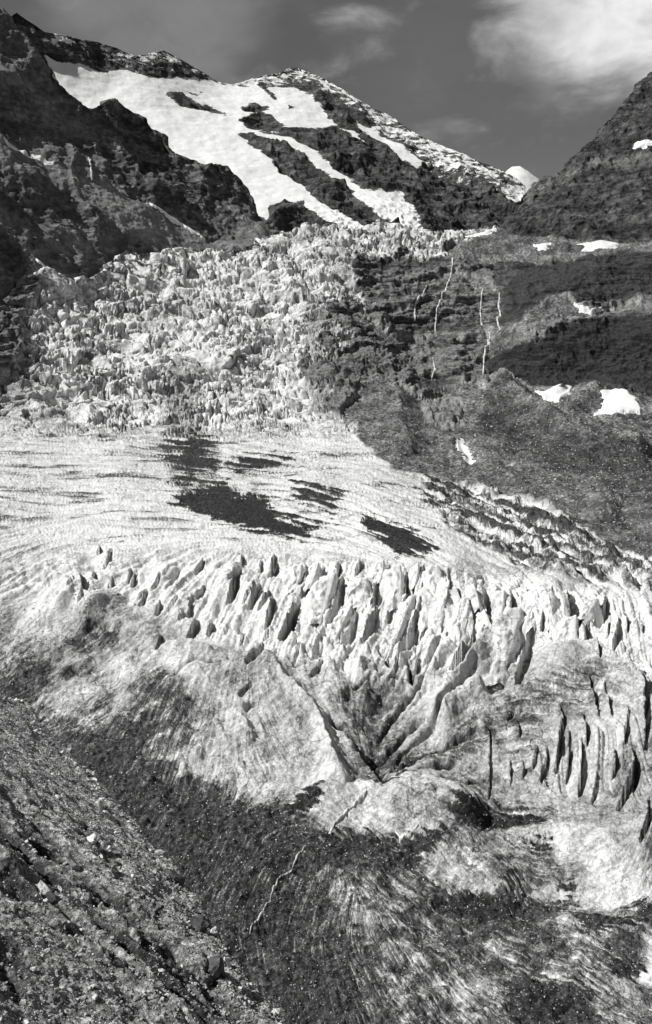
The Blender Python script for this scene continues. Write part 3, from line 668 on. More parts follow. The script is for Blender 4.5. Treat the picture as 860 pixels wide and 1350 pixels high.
    for p, a in [([(655, 504), (700, 522), (760, 520), (790, 512), (960, 530), (960, 588), (860, 590), (780, 582), (740, 566), (700, 545)], .42), ([(480, 508), (520, 512), (556, 536), (566, 570), (560, 606), (520, 606), (490, 590), (465, 565)], .30), ([(600, 508), (640, 506), (636, 540), (612, 530)], .3),  # sunlit scree, cones and benches painted lighter
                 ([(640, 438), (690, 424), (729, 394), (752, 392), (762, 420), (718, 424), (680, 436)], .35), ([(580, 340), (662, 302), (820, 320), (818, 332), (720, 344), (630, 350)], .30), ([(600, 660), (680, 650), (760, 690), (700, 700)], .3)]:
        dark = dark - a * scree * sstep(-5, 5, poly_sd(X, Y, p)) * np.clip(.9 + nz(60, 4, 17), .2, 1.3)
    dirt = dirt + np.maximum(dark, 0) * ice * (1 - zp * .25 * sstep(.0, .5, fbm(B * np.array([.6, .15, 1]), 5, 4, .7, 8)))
    dirt = dirt + zp * ice * .34 * sstep(.66, .97, ridged(np.stack([bx * .16, by * .55, B[..., 2] * 0], -1), 30, 2, .5, 5)) * sstep(-.1, .35, nz(120, 3, 29))
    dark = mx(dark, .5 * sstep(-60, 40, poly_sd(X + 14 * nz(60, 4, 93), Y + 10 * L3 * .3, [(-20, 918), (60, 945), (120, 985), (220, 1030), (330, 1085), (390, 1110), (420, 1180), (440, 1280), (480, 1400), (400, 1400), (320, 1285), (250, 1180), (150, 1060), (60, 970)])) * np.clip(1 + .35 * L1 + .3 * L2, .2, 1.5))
    amp = np.clip(.04 + dirt * .62, 0, .46) * (1 - .8 * sstep(.3, .8, dark)) * (1 - zt * .62 * sstep(.62, .3, dirt))
    dirt = dirt + amp * (zt * (.45 * L1 + .32 * L2 + 1.2 * nz(9, 5, 77, .65) + .9 * nz(60, 4, 71)) * .66 + zp * (.55 * L1 + .35 * L2) + zi * .25 * L1)
    band = soft([(560, 628), (650, 650), (720, 672), (790, 712), (860, 742), (960, 770), (960, 800), (860, 774), (760, 765), (690, 750), (640, 725), (590, 690), (555, 655)], 1, 6)
    dirt = dirt + band * (.22 * L2 + .25 * L3 + .25 * nz(14, 4))
    dirt = np.clip(dirt, 0, 1)
    # ---- relief
    z = np.zeros(PX.shape); off = np.zeros(PX.shape)
    wx_, wy_ = bx + nz(60, 3) * 22, by + nz(60, 3, 90) * 22
    f1, f2, ci, ti = worley((wx_ + .35 * wy_) / 66, wy_ / 44, 1, True); e1 = sstep(.0, .11, f2 - f1)
    g1, g2, cj, tj = worley((wx_ - .3 * wy_) / 24, wy_ / 15, 5, True); e2 = sstep(.0, .14, g2 - g1)
    rz = nz(150, 4, 44) + .45 * nz(45, 3, 47)
    rough = .22 + 1.15 * sstep(-.25, .45, rz)
    slab = np.stack([bx * .45 + nz(70, 3, 11) * 16, by + nz(70, 3, 12) * 16, B[..., 2] * .4], -1)
    steps = (ridged(slab, 62, 4, .5, 17) - .9) * 9
    cracks = -sstep(.90, .985, ridged(slab, 85, 1, .5, 63)) * 20 - sstep(.90, .985, ridged(slab, 38, 1, .5, 71)) * 14 * sstep(-.1, .3, rz)
    f3, f4, cm = worley(wx_ / 8.5, wy_ / 7.5, 9)
    blocks = (ci - .5) * 12 + ti * 34 + (e1 - 1) * 13 * (.4 + rough) + ((cj - .5) * 7 + tj * 15 + (e2 - 1) * 6 + (cm - .5) * 2.0 * sstep(.1, .4, rz)) * rough + nz(110, 3, 51) * 9
    off += zi * ice * (blocks + steps + cracks + (ridged(B, 14, 3, .55, 41) - .8) * 1.6 * rough)
    crevs = -sstep(.86, 1.0, ridged(np.stack([bx * .22, by, B[..., 2] * 0], -1), 46, 1)) * 5.0
    z += zp * ice * (nz(120, 4) * 3.0 + .5 * L2 + crevs * sstep(.0, .35, nz(150, 3, 33)) + .3 * L1)
    z += serac * ice * (L3 * 1.2 + L2 * .5 + .2 * L1 + nz(34, 4) * 5 + nz(9, 4, 66) * .8)
    s1, s2, ck = worley((PX + nz(40, 3) * 10) / 21, (PY + .9 * PX * 0) / 52, 12)
    z += serac * ice * sstep(250, 420, PX) * ((ck - .5) * 3 + (sstep(0, .3, s2 - s1) - 1) * 1.5)
    t1 = 1 - np.maximum(serac, slots)
    z += zt * ice * t1 * ((L3 * .22 + L2 * .16 + .12 * L1) * (1.1 - dirt) + nz(30, 4, 25) * 1.6 + (ridged(B, 15, 4, .55, 88) - .8) * .8 + nz(70, 5) * 5 + nz(24, 4, 31) * 2.4 + nz(6, 4, 14, .65) * 1.1 * (dirt + .2))
    z += slots * (L3 * 1.2 + L2 * .5 + nz(40, 4) * 3)
    z += band * (nz(26, 5, 10) * 7 + L3 * 3)
    A = B * np.array([.8, .8, 1.7])
    dip = B[..., 2] - .12 * bx + nz(140, 4) * 26 + nz(30, 3, 3) * 5
    strata = np.abs((dip / 26) % 1 - .5) * 9 + np.abs((dip / 10.5 + nz(60, 3, 8)) % 1 - .5) * 5
    strata = strata + (sstep(.0, .35, (dip / 41) % 1) - (dip / 41) % 1) * 12
    off += rock * (1 - .5 * np.clip(dark, 0, 1)) * ((ridged(A, 150, 6, .5) - .9) * 11 + (ridged(B * np.array([1, 1, .16]), 34, 4, .5, 52) - .9) * 7 * np.clip(dark, 0, 1) + strata * (1.35 - .7 * np.clip(dark, 0, 1)) + (ridged(B * np.array([1, 1, .35]), 40, 5, .6, 20) - .9) * 4.5 + fbm(A, 11, 3, .6) * 1.6)
    z += scree * (nz(150, 5) * 9 + nz(40, 4, 9, .6) * 4 + nz(12, 4, 19, .65) * 1.8)
    # ---- traced ridges, gullies and slots of the tongue: (outline, half width px, height m)
    def ridge(pts, wpx, h, p=1.6, ends=.15):
        nonlocal z
        m = (PX > min(q[0] for q in pts) - 3 * wpx) & (PX < max(q[0] for q in pts) + 3 * wpx) & (PY > min(q[1] for q in pts) - 3 * wpx) & (PY < max(q[1] for q in pts) + 3 * wpx)
        d, t = line_d(PX[m] + nz_s[m] * 2.5, PY[m] + nz_t[m] * 2.5, pts)
        e = np.clip(np.minimum(t, 1 - t) / ends, 0, 1)
        z[m] += h * np.exp(-(d / wpx) ** p) * e ** .7
        if h < 0 and zt[m].size: dirt[m] += .38 * np.exp(-(d / (wpx * 1.1)) ** 2) * e ** .7 * zt[m] * np.clip(.8 + nz_f[m], .1, 1.4)
    def saw(pts, wl, hl, wr, hr, ends=.5):
        # a crest that rises slowly from the left and drops sharply into a crevasse on its right
        nonlocal z
        mg = 2 * max(wl, wr) + 6
        m = (PX > min(q[0] for q in pts) - mg) & (PX < max(q[0] for q in pts) + mg) & (PY > min(q[1] for q in pts) - mg) & (PY < max(q[1] for q in pts) + mg)
        x_, y_ = PX[m] + nz_s[m] * 2.2 + nz_f[m] * .8, PY[m] + nz_t[m] * 2.2
        d, t = line_d(x_, y_, pts)
        p = np.array(pts, float); ys = np.argsort(p[:, 1])
        u = np.where(x_ > np.interp(y_, p[ys, 1], p[ys, 0]), d, -d)
        e = np.clip(np.minimum(t, 1 - t) / ends, 0, 1) ** .6 * (1 + .25 * nz_f[m])
        end = sstep(1.0, .0, np.clip(np.maximum(p[:, 1].min() - y_, y_ - p[:, 1].max()) / 6, 0, 1))
        left = hl * np.clip(1 + u / wl, 0, 1) ** 1.5
        right = -hr * np.clip(1 - u / (wr * (.35 + .65 * e)), 0, 1) ** .8
        z[m] += np.where(u < 0, left, right) * e * end
    nz_s, nz_t, nz_f = nz(16, 3, 5), nz(16, 3, 95), nz(5, 3, 35)
    ridge([(348, 858), (357, 888), (375, 915), (396, 928), (418, 955), (427, 985), (439, 1015), (462, 1034)], 17, 17, 1.2)   # spur left of the ice valley
    ridge([(463, 979), (480, 1003), (501, 1025)], 8, 6); ridge([(425, 915), (450, 960), (475, 1000)], 12, 6)
    ridge([(500, 900), (500, 950), (500, 1000), (494, 1035)], 30, -9)                                        # the valley itself
    ridge([(440, 957), (457, 966), (473, 988), (512, 1016)], 6, -6)
    ridge([(590, 850), (578, 885), (566, 915)], 14, 13); ridge([(640, 905), (605, 930), (575, 955)], 15, 13); ridge([(470, 868), (480, 905), (490, 930)], 16, 11); ridge([(530, 850), (522, 890), (512, 925)], 12, 6)
    ridge([(560, 960), (540, 985), (520, 1005)], 8, 4); ridge([(640, 985), (600, 995), (550, 1012)], 9, 5); ridge([(430, 870), (440, 905), (452, 930)], 13, 7); ridge([(395, 850), (400, 890), (410, 915)], 12, 6)
    for q, w_c, d_c in [([(577, 851), (574, 873), (552, 907), (526, 929), (504, 952), (500, 963)], 3.4, 11), ([(630, 873), (607, 913), (580, 940), (557, 966), (529, 991), (515, 1010)], 3.6, 11), ([(490, 991), (510, 982), (532, 960), (563, 943)], 3, 8),
              ([(633, 960), (607, 971), (580, 980), (560, 996), (515, 1013)], 3, 9), ([(493, 1033), (518, 1027), (557, 1020), (607, 1009)], 3.2, 10), ([(538, 873), (543, 890), (546, 904)], 2.4, 7), ([(465, 915), (478, 908), (490, 901)], 2, 5), ([(455, 862), (464, 852), (470, 842)], 2, 5),
              ([(324, 879), (336, 868), (348, 855)], 3, 9), ([(321, 934), (330, 930), (339, 928)], 2.4, 7), ([(312, 920), (322, 913), (333, 906)], 2.2, 6), ([(408, 902), (416, 893), (424, 885)], 2, 5), ([(433, 952), (446, 960), (460, 970)], 3.4, 8), ([(224, 897), (240, 886), (257, 879), (300, 884)], 2.4, 5),
              ([(400, 862), (412, 876), (430, 880)], 2, 5), ([(380, 872), (392, 884), (412, 880)], 2, 4), ([(500, 850), (510, 872), (520, 880)], 2.2, 6), ([(206, 860), (212, 850), (216, 842)], 2.4, 7), ([(612, 880), (622, 860), (634, 842)], 3, 9), ([(560, 850), (548, 870), (540, 880)], 2.2, 6),
              ([(646, 1030), (600, 1040), (580, 1034)], 2, 4), ([(668, 945), (680, 935), (692, 930)], 3, 7), ([(640, 920), (660, 905), (670, 890)], 2.4, 6)]:
        ridge(q, w_c, -d_c * 1.3, 2.0, .25)
    for q, w_c, h_c in [([(282, 949), (294, 972), (306, 997)], 4, 3), ([(315, 940), (324, 962), (333, 982)], 4.5, 3.5), ([(336, 935), (344, 958), (350, 980)], 4, 3), ([(206, 918), (240, 934), (290, 950)], 5, 3), ([(90, 830), (130, 810), (165, 790)], 7, 4), ([(20, 830), (60, 815), (100, 795)], 8, 5),
              ([(70, 812), (90, 800), (94, 788)], 7, 6), ([(0, 790), (40, 778), (75, 764)], 6, 4), ([(10, 760), (60, 752), (110, 745)], 6, 4), ([(150, 850), (190, 830), (220, 812)], 7, 4), ([(60, 905), (100, 880), (150, 860)], 6, 3), ([(220, 850), (250, 862), (300, 866)], 10, 6), ([(235, 1000), (246, 1020), (250, 1040)], 5, 3)]:
        ridge(q, w_c, h_c, 1.6, .25)
    ridge([(500, 1060), (545, 1050), (600, 1068), (640, 1090)], 26, 12)                                      # two domes
    ridge([(545, 1120), (600, 1120), (650, 1150), (690, 1180)], 24, 9)
    ridge([(430, 1095), (500, 1105), (530, 1112), (590, 1104), (640, 1092), (720, 1080)], 9, -2.5)
    ridge([(570, 1180), (610, 1186), (670, 1200)], 10, -4)
    ridge([(60, 765), (105, 790), (130, 830)], 22, 10); ridge([(105, 790), (200, 850), (320, 890)], 20, 6)
    ridge([(640, 850), (600, 900), (570, 950)], 12, 9); ridge([(240, 880), (300, 930), (330, 990)], 18, 6)
    ridge([(700, 875), (780, 868), (840, 905), (862, 940)], 14, 11)
    ridge([(200, 990), (240, 930), (270, 900)], 12, 5); ridge([(250, 1010), (290, 950)], 9, 5)
    for q in [((776, 890), (792, 945), 3.5, 11), ((798, 905), (810, 945), 3, 9), ((738, 925), (746, 960), 3.5, 9), ((742, 945), (733, 1020), 4.5, 15), ((724, 985), (714, 1035), 3.5, 12), ((752, 960), (748, 1025), 4, 14), ((770, 975), (764, 1052), 5.5, 17),
              ((770, 940), (776, 985), 3.5, 10), ((814, 985), (808, 1030), 4, 13), ((850, 900), (852, 985), 5, 16), ((836, 985), (838, 1040), 5, 15), ((840, 1000), (815, 1070), 6, 15), ((648, 960), (646, 1055), 2.2, 9), ((686, 950), (685, 975), 3, 8),
              ((676, 1000), (674, 1040), 2.2, 6), ((694, 1005), (690, 1035), 2.4, 6), ((790, 1020), (780, 1060), 3, 9), ((858, 1050), (846, 1120), 4, 10), ((700, 1020), (712, 985), 3, 6), ((830, 930), (824, 980), 3.5, 10), ((860, 905), (848, 930), 4, 10)]:
        saw([(q[0][0] - 2, q[0][1]), ((q[0][0] + q[1][0]) / 2 - .5, (q[0][1] + q[1][1]) / 2), (q[1][0] - 2, q[1][1])], 13, 3.0, q[2] * 2.0, q[3] * 1.5)
    for k_, (cr, wl, wr, _l, _d) in enumerate(BIG):
        hm_ = (cr[-1][1] - cr[0][1]) * .62
        if k_ in FINS: saw([(a + wr * .75 + 1, b + 3) for a, b in cr], wl, 0, 7 + wr * .45, 34)
        else: saw([(a, b - 4) for a, b in cr], wl * 1.1, min(14, .3 * hm_ + 2), 5.0 + wr * .45, .35 * hm_ + 14)
    r4 = np.random.default_rng(77); done = [c_[0][1] for c_ in BIG]; k_ = 0
    for _ in range(3000):
        if k_ >= 46: break
        x = r4.uniform(120, 880); lo = np.interp(x, [110, 300, 500, 620, 720, 880], [728, 736, 740, 752, 768, 796]); hi = np.interp(x, [110, 250, 400, 600, 700, 880], [760, 845, 880, 900, 830, 900])
        y = lo + (hi - lo) * r4.random() ** 1.3
        if min(math.hypot(x - a, (y - b) * .8) for a, b in done) < 19: continue
        done.append((x, y)); k_ += 1
        L_ = r4.uniform(10, 40) * np.interp(x, [120, 300, 420], [.5, .8, 1]); sl = np.interp(x, [110, 400, 560, 700, 880], [-.75, -.5, -.3, .05, .25]) + r4.normal() * .15
        saw([(x, y), (x + sl * L_ * .45 + r4.normal(), y + L_ * .5), (x + sl * L_, y + L_)], r4.uniform(14, 30), r4.uniform(1, 6), r4.uniform(3.0, 7), r4.uniform(9, 22))
    for a, b, c_, d_ in [(146, 722, 140, 740), (132, 716, 128, 730), (172, 744, 166, 768), (178, 752, 172, 772), (190, 788, 184, 800), (212, 790, 206, 806), (96, 770, 88, 792), (110, 792, 102, 808), (214, 838, 208, 852), (252, 790, 246, 812), (320, 730, 316, 742), (345, 738, 340, 752)]:
        saw([(a, b), ((a + c_) / 2 + 1, (b + d_) / 2), (c_, d_)], 16, 3, 7, 12)
    for q in [[(288, 418), (302, 430), (309, 439), (344, 444)], [(258, 422), (272, 431), (285, 436)], [(358, 448), (368, 452), (379, 460)], [(330, 462), (348, 466), (362, 472)], [(300, 395), (330, 392), (368, 394)], [(375, 480), (395, 486), (410, 494)],
              [(385, 500), (412, 508), (430, 512)], [(400, 530), (420, 540), (440, 542)], [(350, 505), (372, 512), (384, 520)], [(120, 440), (140, 436), (160, 440)], [(60, 470), (85, 478), (105, 476)], [(90, 505), (120, 510), (140, 520)], [(190, 455), (205, 462), (226, 462)],
              [(200, 500), (225, 508), (250, 506)], [(35, 552), (60, 548), (88, 554)], [(300, 350), (330, 346), (350, 350)], [(240, 375), (262, 370), (290, 372)], [(390, 345), (402, 362), (408, 380)], [(150, 480), (172, 486), (190, 484)]]:
        ridge(q, 2.6, -22, 2.0, .25)
    # moraine ridges on the right
    ridge([(648, 500), (690, 530), (740, 572), (780, 590), (860, 598)], 15, 34, 1.2, .08); ridge([(745, 560), (780, 520), (790, 508)], 14, 18); ridge([(520, 505), (530, 560), (545, 600)], 22, 20, 1.4); ridge([(605, 575), (618, 600), (625, 615)], 8, -14); ridge([(680, 600), (740, 640), (820, 670)], 22, 14); ridge([(600, 610), (680, 640), (760, 690)], 16, 9)
    ridge([(590, 330), (640, 318), (680, 312)], 14, 9); ridge([(725, 318), (738, 312), (748, 330)], 8, 14)
    S.P = B + S.N * off[..., None]; S.P[..., 2] += z
    dirt = np.clip(dirt, 0, 1)
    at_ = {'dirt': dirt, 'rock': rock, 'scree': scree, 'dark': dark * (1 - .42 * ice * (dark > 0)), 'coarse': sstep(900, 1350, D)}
    fi = (ice[:-1, :-1] + ice[1:, 1:]) > 1.0
    # the ground left of the tongue's debris lies behind the near moraine slope: cut what it hides
    gone = (PX[:-1, :-1] < np.interp(PY[:-1, :-1], [930, 1000, 1150, 1300, 1400], [-200, -95, 0, 80, 140]))
    S.ice = ice; S.dirt = dirt; S.scree = scree; S.serac = serac
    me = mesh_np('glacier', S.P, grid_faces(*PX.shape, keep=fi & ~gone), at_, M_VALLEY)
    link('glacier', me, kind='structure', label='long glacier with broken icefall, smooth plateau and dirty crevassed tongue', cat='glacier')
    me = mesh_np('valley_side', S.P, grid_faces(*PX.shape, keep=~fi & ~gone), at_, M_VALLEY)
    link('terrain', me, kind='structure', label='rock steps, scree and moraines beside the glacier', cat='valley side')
    return S

# ================================================================== near moraine slope
PL_A, PL_B, PL_C = -.58, -.45, -29.0
EDGE = curve([(-70, 868), (-20, 900), (0, 914), (14, 920), (30, 925), (45, 942), (60, 960), (80, 978), (100, 1000), (125, 1026), (150, 1052), (175, 1080), (200, 1110), (225, 1138), (250, 1168), (275, 1205), (300, 1252), (320, 1278), (340, 1302), (360, 1326), (382, 1350), (420, 1400), (540, 1560)])
def plane_depth(px, py):
    r = ray(px, py)
    return PL_C / (r[..., 2] - PL_A * r[..., 0] - PL_B)
def moraine():
    S = Sheet(-70, 520, .85, EDGE, lambda x: 1650 + 0 * x, plane_depth, rows=np.linspace(0, 1, 920), back=0)
    # beyond the edge the slope rolls over and falls to the trough
    K = 24
    k = (np.arange(K, 0, -1) / K)[:, None, None]
    far = S.P[:1] + np.array([26., 60., -150.]) * k ** 1.2 + np.array([.6, 2.5, -1.0]) * np.sqrt(k)
    B = np.concatenate([far, S.P], 0)
    S.B = B; S.back = K
    S.PX = np.concatenate([np.repeat(S.PX[:1], K, 0), S.PX]); S.PY = np.concatenate([np.repeat(S.PY[:1], K, 0), S.PY])
    S.N = normals(B)
    pa, pb = (at(np.array(q[0]), np.array(q[1]), plane_depth(*q)) for q in ((40., 1100.), (250., 1282.)))
    g = (pb - pa)[:2]; g /= np.linalg.norm(g)          # the ribs run down the slope
    u = B[..., 0] * g[0] + B[..., 1] * g[1]; v = -B[..., 0] * g[1] + B[..., 1] * g[0]
    Q = np.stack([u * .045, v, B[..., 2] * .04], -1)
    Q2 = np.stack([u * .12, v, B[..., 2] * .1], -1)
    rib = fbm(Q, 4.0, 3, .5); rib2 = fbm(Q2, 1.9, 3, .5, 12)
    PX, PY = S.PX, S.PY
    zone = sstep(-40, 30, poly_sd(PX, PY, [(-70, 1010), (20, 1050), (110, 1120), (200, 1200), (300, 1300), (400, 1400), (250, 1420), (150, 1290), (60, 1200), (-70, 1120)]))
    h = rib * (.3 + 1.35 * zone) + rib2 * (.2 + .5 * zone) + fbm(B, 3.2, 5, .6) * .42 + fbm(B, 22, 3) * 1.0
    streak = np.clip(sstep(.05, .8, -rib * 1.6 + .35 * fbm(Q2, 4, 3, off=40)) * (.25 + .75 * zone) + .55 * sstep(-14, 14, poly_sd(PX + fbm(B, 3, 4) * 14, PY, [(0, 1230), (18, 1228), (42, 1270), (40, 1310), (10, 1300), (-40, 1280)])), 0, 1)  # shade in the hollows between ribs painted into the colour
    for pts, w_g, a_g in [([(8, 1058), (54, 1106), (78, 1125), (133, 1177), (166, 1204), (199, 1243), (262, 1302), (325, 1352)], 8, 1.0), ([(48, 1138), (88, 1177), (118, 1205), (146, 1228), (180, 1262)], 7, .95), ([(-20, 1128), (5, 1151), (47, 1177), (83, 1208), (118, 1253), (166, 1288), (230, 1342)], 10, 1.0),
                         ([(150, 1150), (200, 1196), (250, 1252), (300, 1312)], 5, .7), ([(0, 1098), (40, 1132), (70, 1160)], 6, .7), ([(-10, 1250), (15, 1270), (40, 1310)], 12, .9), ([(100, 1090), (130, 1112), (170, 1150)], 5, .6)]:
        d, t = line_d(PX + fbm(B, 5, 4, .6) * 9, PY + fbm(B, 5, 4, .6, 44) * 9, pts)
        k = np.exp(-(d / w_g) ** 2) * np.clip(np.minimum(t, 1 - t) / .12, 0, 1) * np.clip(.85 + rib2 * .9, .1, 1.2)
        h = h - 1.1 * k; streak = np.maximum(streak, np.clip(a_g * k * 1.25, 0, 1))  # traced damp gullies, their shade painted in as well
    S.P = B + S.N * h[..., None]
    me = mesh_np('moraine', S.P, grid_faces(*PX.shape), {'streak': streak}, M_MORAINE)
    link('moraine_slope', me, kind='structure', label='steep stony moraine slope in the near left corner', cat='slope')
    S.v = np.linspace(0, 1, 920)
    return S

# ------------------------------------------------------------------ stones
def rock_mesh(seed, npts=16, cuts=0, sq=(1, .8, .65), rough=.05):
    r = np.random.default_rng(seed)
    bm = bmesh.new()
    p = r.normal(size=(npts, 3)); p /= np.linalg.norm(p, axis=1)[:, None]
    p *= (.82 + .28 * r.random((npts, 1))) * np.array(sq)
    for q in p: bm.verts.new(q)
    res = bmesh.ops.convex_hull(bm, input=bm.verts)
    for v in [v for v in bm.verts if not v.link_faces]: bm.verts.remove(v)
    if cuts:
        bmesh.ops.bevel(bm, geom=list(bm.edges), offset=.035, segments=1, affect='EDGES', clamp_overlap=True)
        bmesh.ops.triangulate(bm, faces=bm.faces)
        for _ in range(cuts): bmesh.ops.subdivide_edges(bm, edges=bm.edges, cuts=1, use_grid_fill=True)
        bmesh.ops.triangulate(bm, faces=bm.faces)
        V = np.array([v.co for v in bm.verts])
        N = np.array([v.normal for v in bm.verts])
        d = fbm(V + seed * 3.1, .7, 5, .55) * rough
        for v, n_, k in zip(bm.verts, N, d): v.co += Vector(n_) * float(k)
    bmesh.ops.triangulate(bm, faces=bm.faces)
    V = np.array([v.co for v in bm.verts], np.float32); bm.verts.index_update()
    F = np.array([[v.index for v in f.verts] for f in bm.faces], np.int32)
    bm.free()
    return V, F
SMALL = [rock_mesh(100 + i, 11, 0, (1, .75 + .2 * random.random(), .55 + .3 * random.random())) for i in range(12)]
def rand_rot(r, n):
    q = r.normal(size=(n, 4)); q /= np.linalg.norm(q, axis=1)[:, None]
    w, x, y, z = q.T
    return np.stack([1-2*(y*y+z*z), 2*(x*y-z*w), 2*(x*z+y*w), 2*(x*y+z*w), 1-2*(x*x+z*z), 2*(y*z-x*w), 2*(x*z-y*w), 2*(y*z+x*w), 1-2*(x*x+y*y)], 1).reshape(n, 3, 3)
def rubble(name, pos, size, mat, label, seed):
    """countless small stones as one mass"""
    r = np.random.default_rng(seed)
    R = rand_rot(r, len(pos)); Vs = []; Fs = []; base = 0
    which = r.integers(0, len(SMALL), len(pos))
    for k, (v, f) in enumerate(SMALL):
        ids = np.nonzero(which == k)[0]
        if not len(ids): continue
        q = np.einsum('nij,vj->nvi', R[ids], v) * size[ids][:, None, None] + pos[ids][:, None, :]
        Vs.append(q.reshape(-1, 3))
        Fs.append((f[None] + (base + np.arange(len(ids)) * len(v))[:, None, None]).reshape(-1, 3)); base += len(ids) * len(v)
    me = mesh_np(name, np.concatenate(Vs), np.concatenate(Fs), None, mat, smooth=False)
    return link(name, me, kind='stuff', label=label, cat='rubble')

# ------------------------------------------------------------------ run
far_summit(); peak()
WEST = west_ridge(); EAST = east_mountain()
VAL = valley(); MOR = moraine()
#@@THINGS_BEGIN@@
# ------------------------------------------------------------------ ground height in plan, for things that stand on the ice
class Plan:
    def __init__(self, S, x0, x1, y0, y1, c):
        self.a = (x0, y0, c); nx, ny = int((x1 - x0) / c), int((y1 - y0) / c)
        P = S.P[S.back:].reshape(-1, 3)
        i = ((P[:, 0] - x0) / c).astype(int); j = ((P[:, 1] - y0) / c).astype(int)
        m = (i >= 0) & (i < nx) & (j >= 0) & (j < ny)
        Z = np.zeros(nx * ny); C_ = np.zeros(nx * ny)
        np.add.at(Z, i[m] * ny + j[m], P[m, 2]); np.add.at(C_, i[m] * ny + j[m], 1)
        Z = Z.reshape(nx, ny); C_ = C_.reshape(nx, ny)
        for _ in range(60):
            e = C_ == 0
            if not e.any(): break
            Zs = sum(np.roll(Z, k, a) for k in (1, -1) for a in (0, 1)); Cs = sum(np.roll(C_, k, a) for k in (1, -1) for a in (0, 1))
            Z = np.where(e, Zs, Z); C_ = np.where(e, Cs, C_)
        Z = Z / np.maximum(C_, 1)
        for _ in range(3): Z = (Z + sum(np.roll(Z, k, a) for k in (1, -1) for a in (0, 1))) / 5
        self.Z = Z
    def __call__(self, x, y):
        x0, y0, c = self.a
        fx = np.clip((x - x0) / c - .5, 0, self.Z.shape[0] - 1.01); fy = np.clip((y - y0) / c - .5, 0, self.Z.shape[1] - 1.01)
        i, j = fx.astype(int), fy.astype(int); u, v = fx - i, fy - j
        Z = self.Z
        return (Z[i, j] * (1 - v) + Z[i, j + 1] * v) * (1 - u) + (Z[i + 1, j] * (1 - v) + Z[i + 1, j + 1] * v) * u
GROUND = Plan(VAL, -420, 460, 460, 1100, 3.0)

def serac(crest, wl, wr, label, group=None, run=.85, dirt=.04, seed=0, name='ice_serac', lean=0.0, ns=30, nt=22, back=.35):
    """a fin of ice: its crest is given as pixels from the top down to the foot, the flanks go down to the glacier"""
    c = np.array(crest, float)
    L = np.r_[0, np.cumsum(np.hypot(*(c[1:] - c[:-1]).T))]; Lp = L[-1]
    foot = VAL.lookup(np.array([c[-1, 0]]), np.array([c[-1, 1]]))[0]
    Df = foot[1]; mpp = Df / F_PX
    hm = (c[-1, 1] - c[0, 1]) * mpp
    s = np.linspace(0, 1, ns)
    cx = np.interp(s * Lp, L, c[:, 0]); cy = np.interp(s * Lp, L, c[:, 1])
    D = Df + run * hm * (1 - s)
    C_ = at(cx, cy, D)
    # the back of the fin drops to the ice behind it
    nb = 10; kb = np.linspace(1, 0, nb, endpoint=False)[:, None]
    g0 = C_[0].copy(); bl = max(6.0, back * hm)
    bl = max(14.0, back * hm)
    back_pts = C_[:1] + np.array([bl * .12, bl, 0]) * kb
    gb = GROUND(back_pts[:, 0], back_pts[:, 1])
    back_pts[:, 2] = C_[0, 2] + (np.minimum(gb[0] - 3, C_[0, 2] + 1) - C_[0, 2]) * kb[:, 0] ** 2.2
    A = np.concatenate([back_pts, C_], 0)
    n = len(A)
    t = np.linspace(-1, 1, 2 * nt + 1)
    prof = np.concatenate([np.linspace(.75, 1, nb), np.ones(ns)])
    taper = prof * np.concatenate([np.ones(nb), 1 - .45 * s ** 2.5])
    r = np.random.default_rng(seed)
    ph = r.random(4) * 6
    S_ = np.linspace(0, 1, n)
    wav = 1 + .16 * np.sin(S_ * 9 + ph[0]) + .10 * np.sin(S_ * 21 + ph[1])
    wlm, wrm = wl * mpp, wr * mpp
    off = np.where(t[None, :] < 0, t[None, :] * wlm, t[None, :] * wrm) * (taper * wav)[:, None]
    X = A[:, None, 0] + off; Y = A[:, None, 1] - np.abs(t)[None, :] * (.22 * wlm) + 0 * X
    base = GROUND(X, Y) - 5.0
    base = np.minimum(base, A[:, None, 2])
    sh = np.where(t < 0, .34 * np.abs(t) ** 1.3 + .66 * sstep(.62, 1.0, np.abs(t)), .12 * np.abs(t) + .88 * sstep(.0, .8, np.abs(t)) ** .8)[None, :]
    Z = A[:, None, 2] + (base - A[:, None, 2]) * sh
    X = X + lean * (A[:, None, 2] - Z) * -.0
    P = np.stack([X, Y, Z], -1)
    N = normals(P)
    w = np.clip(np.abs(t) * 3.0, .25, 1)[None, :]
    q = P + seed * 13.7
    d = fbm(q, 18, 4, .5) * 3.0 + (ridged(q, 9, 4, .55) - .85) * 1.7 + fbm(q * np.array([1, 1, .3]), 4.5, 4, .55) * .7
    k = min(1.0, hm / 26.0)
    P = P + N * (d * w * k)[..., None]
    z01 = np.clip((P[..., 2] - base) / max(hm, 1), 0, 1)
    dr = dirt + .20 * sstep(.25, 0, z01) + .06 * (fbm(q, 20, 3))
    org = foot.copy()
    me = mesh_np(name, P - org, grid_faces(*X.shape), {'dirt': dr}, M_SERAC)
    return link(name, me, label=label, cat='ice serac', group=group, loc=org)

G_S = 'ice seracs along the broken brow of the glacier'
for i, (cr, wl, wr, lab, dt) in enumerate(BIG):
    if i in FINS: serac(cr, wl * 1.1, wr, lab, G_S, dirt=dt, seed=i + 1)

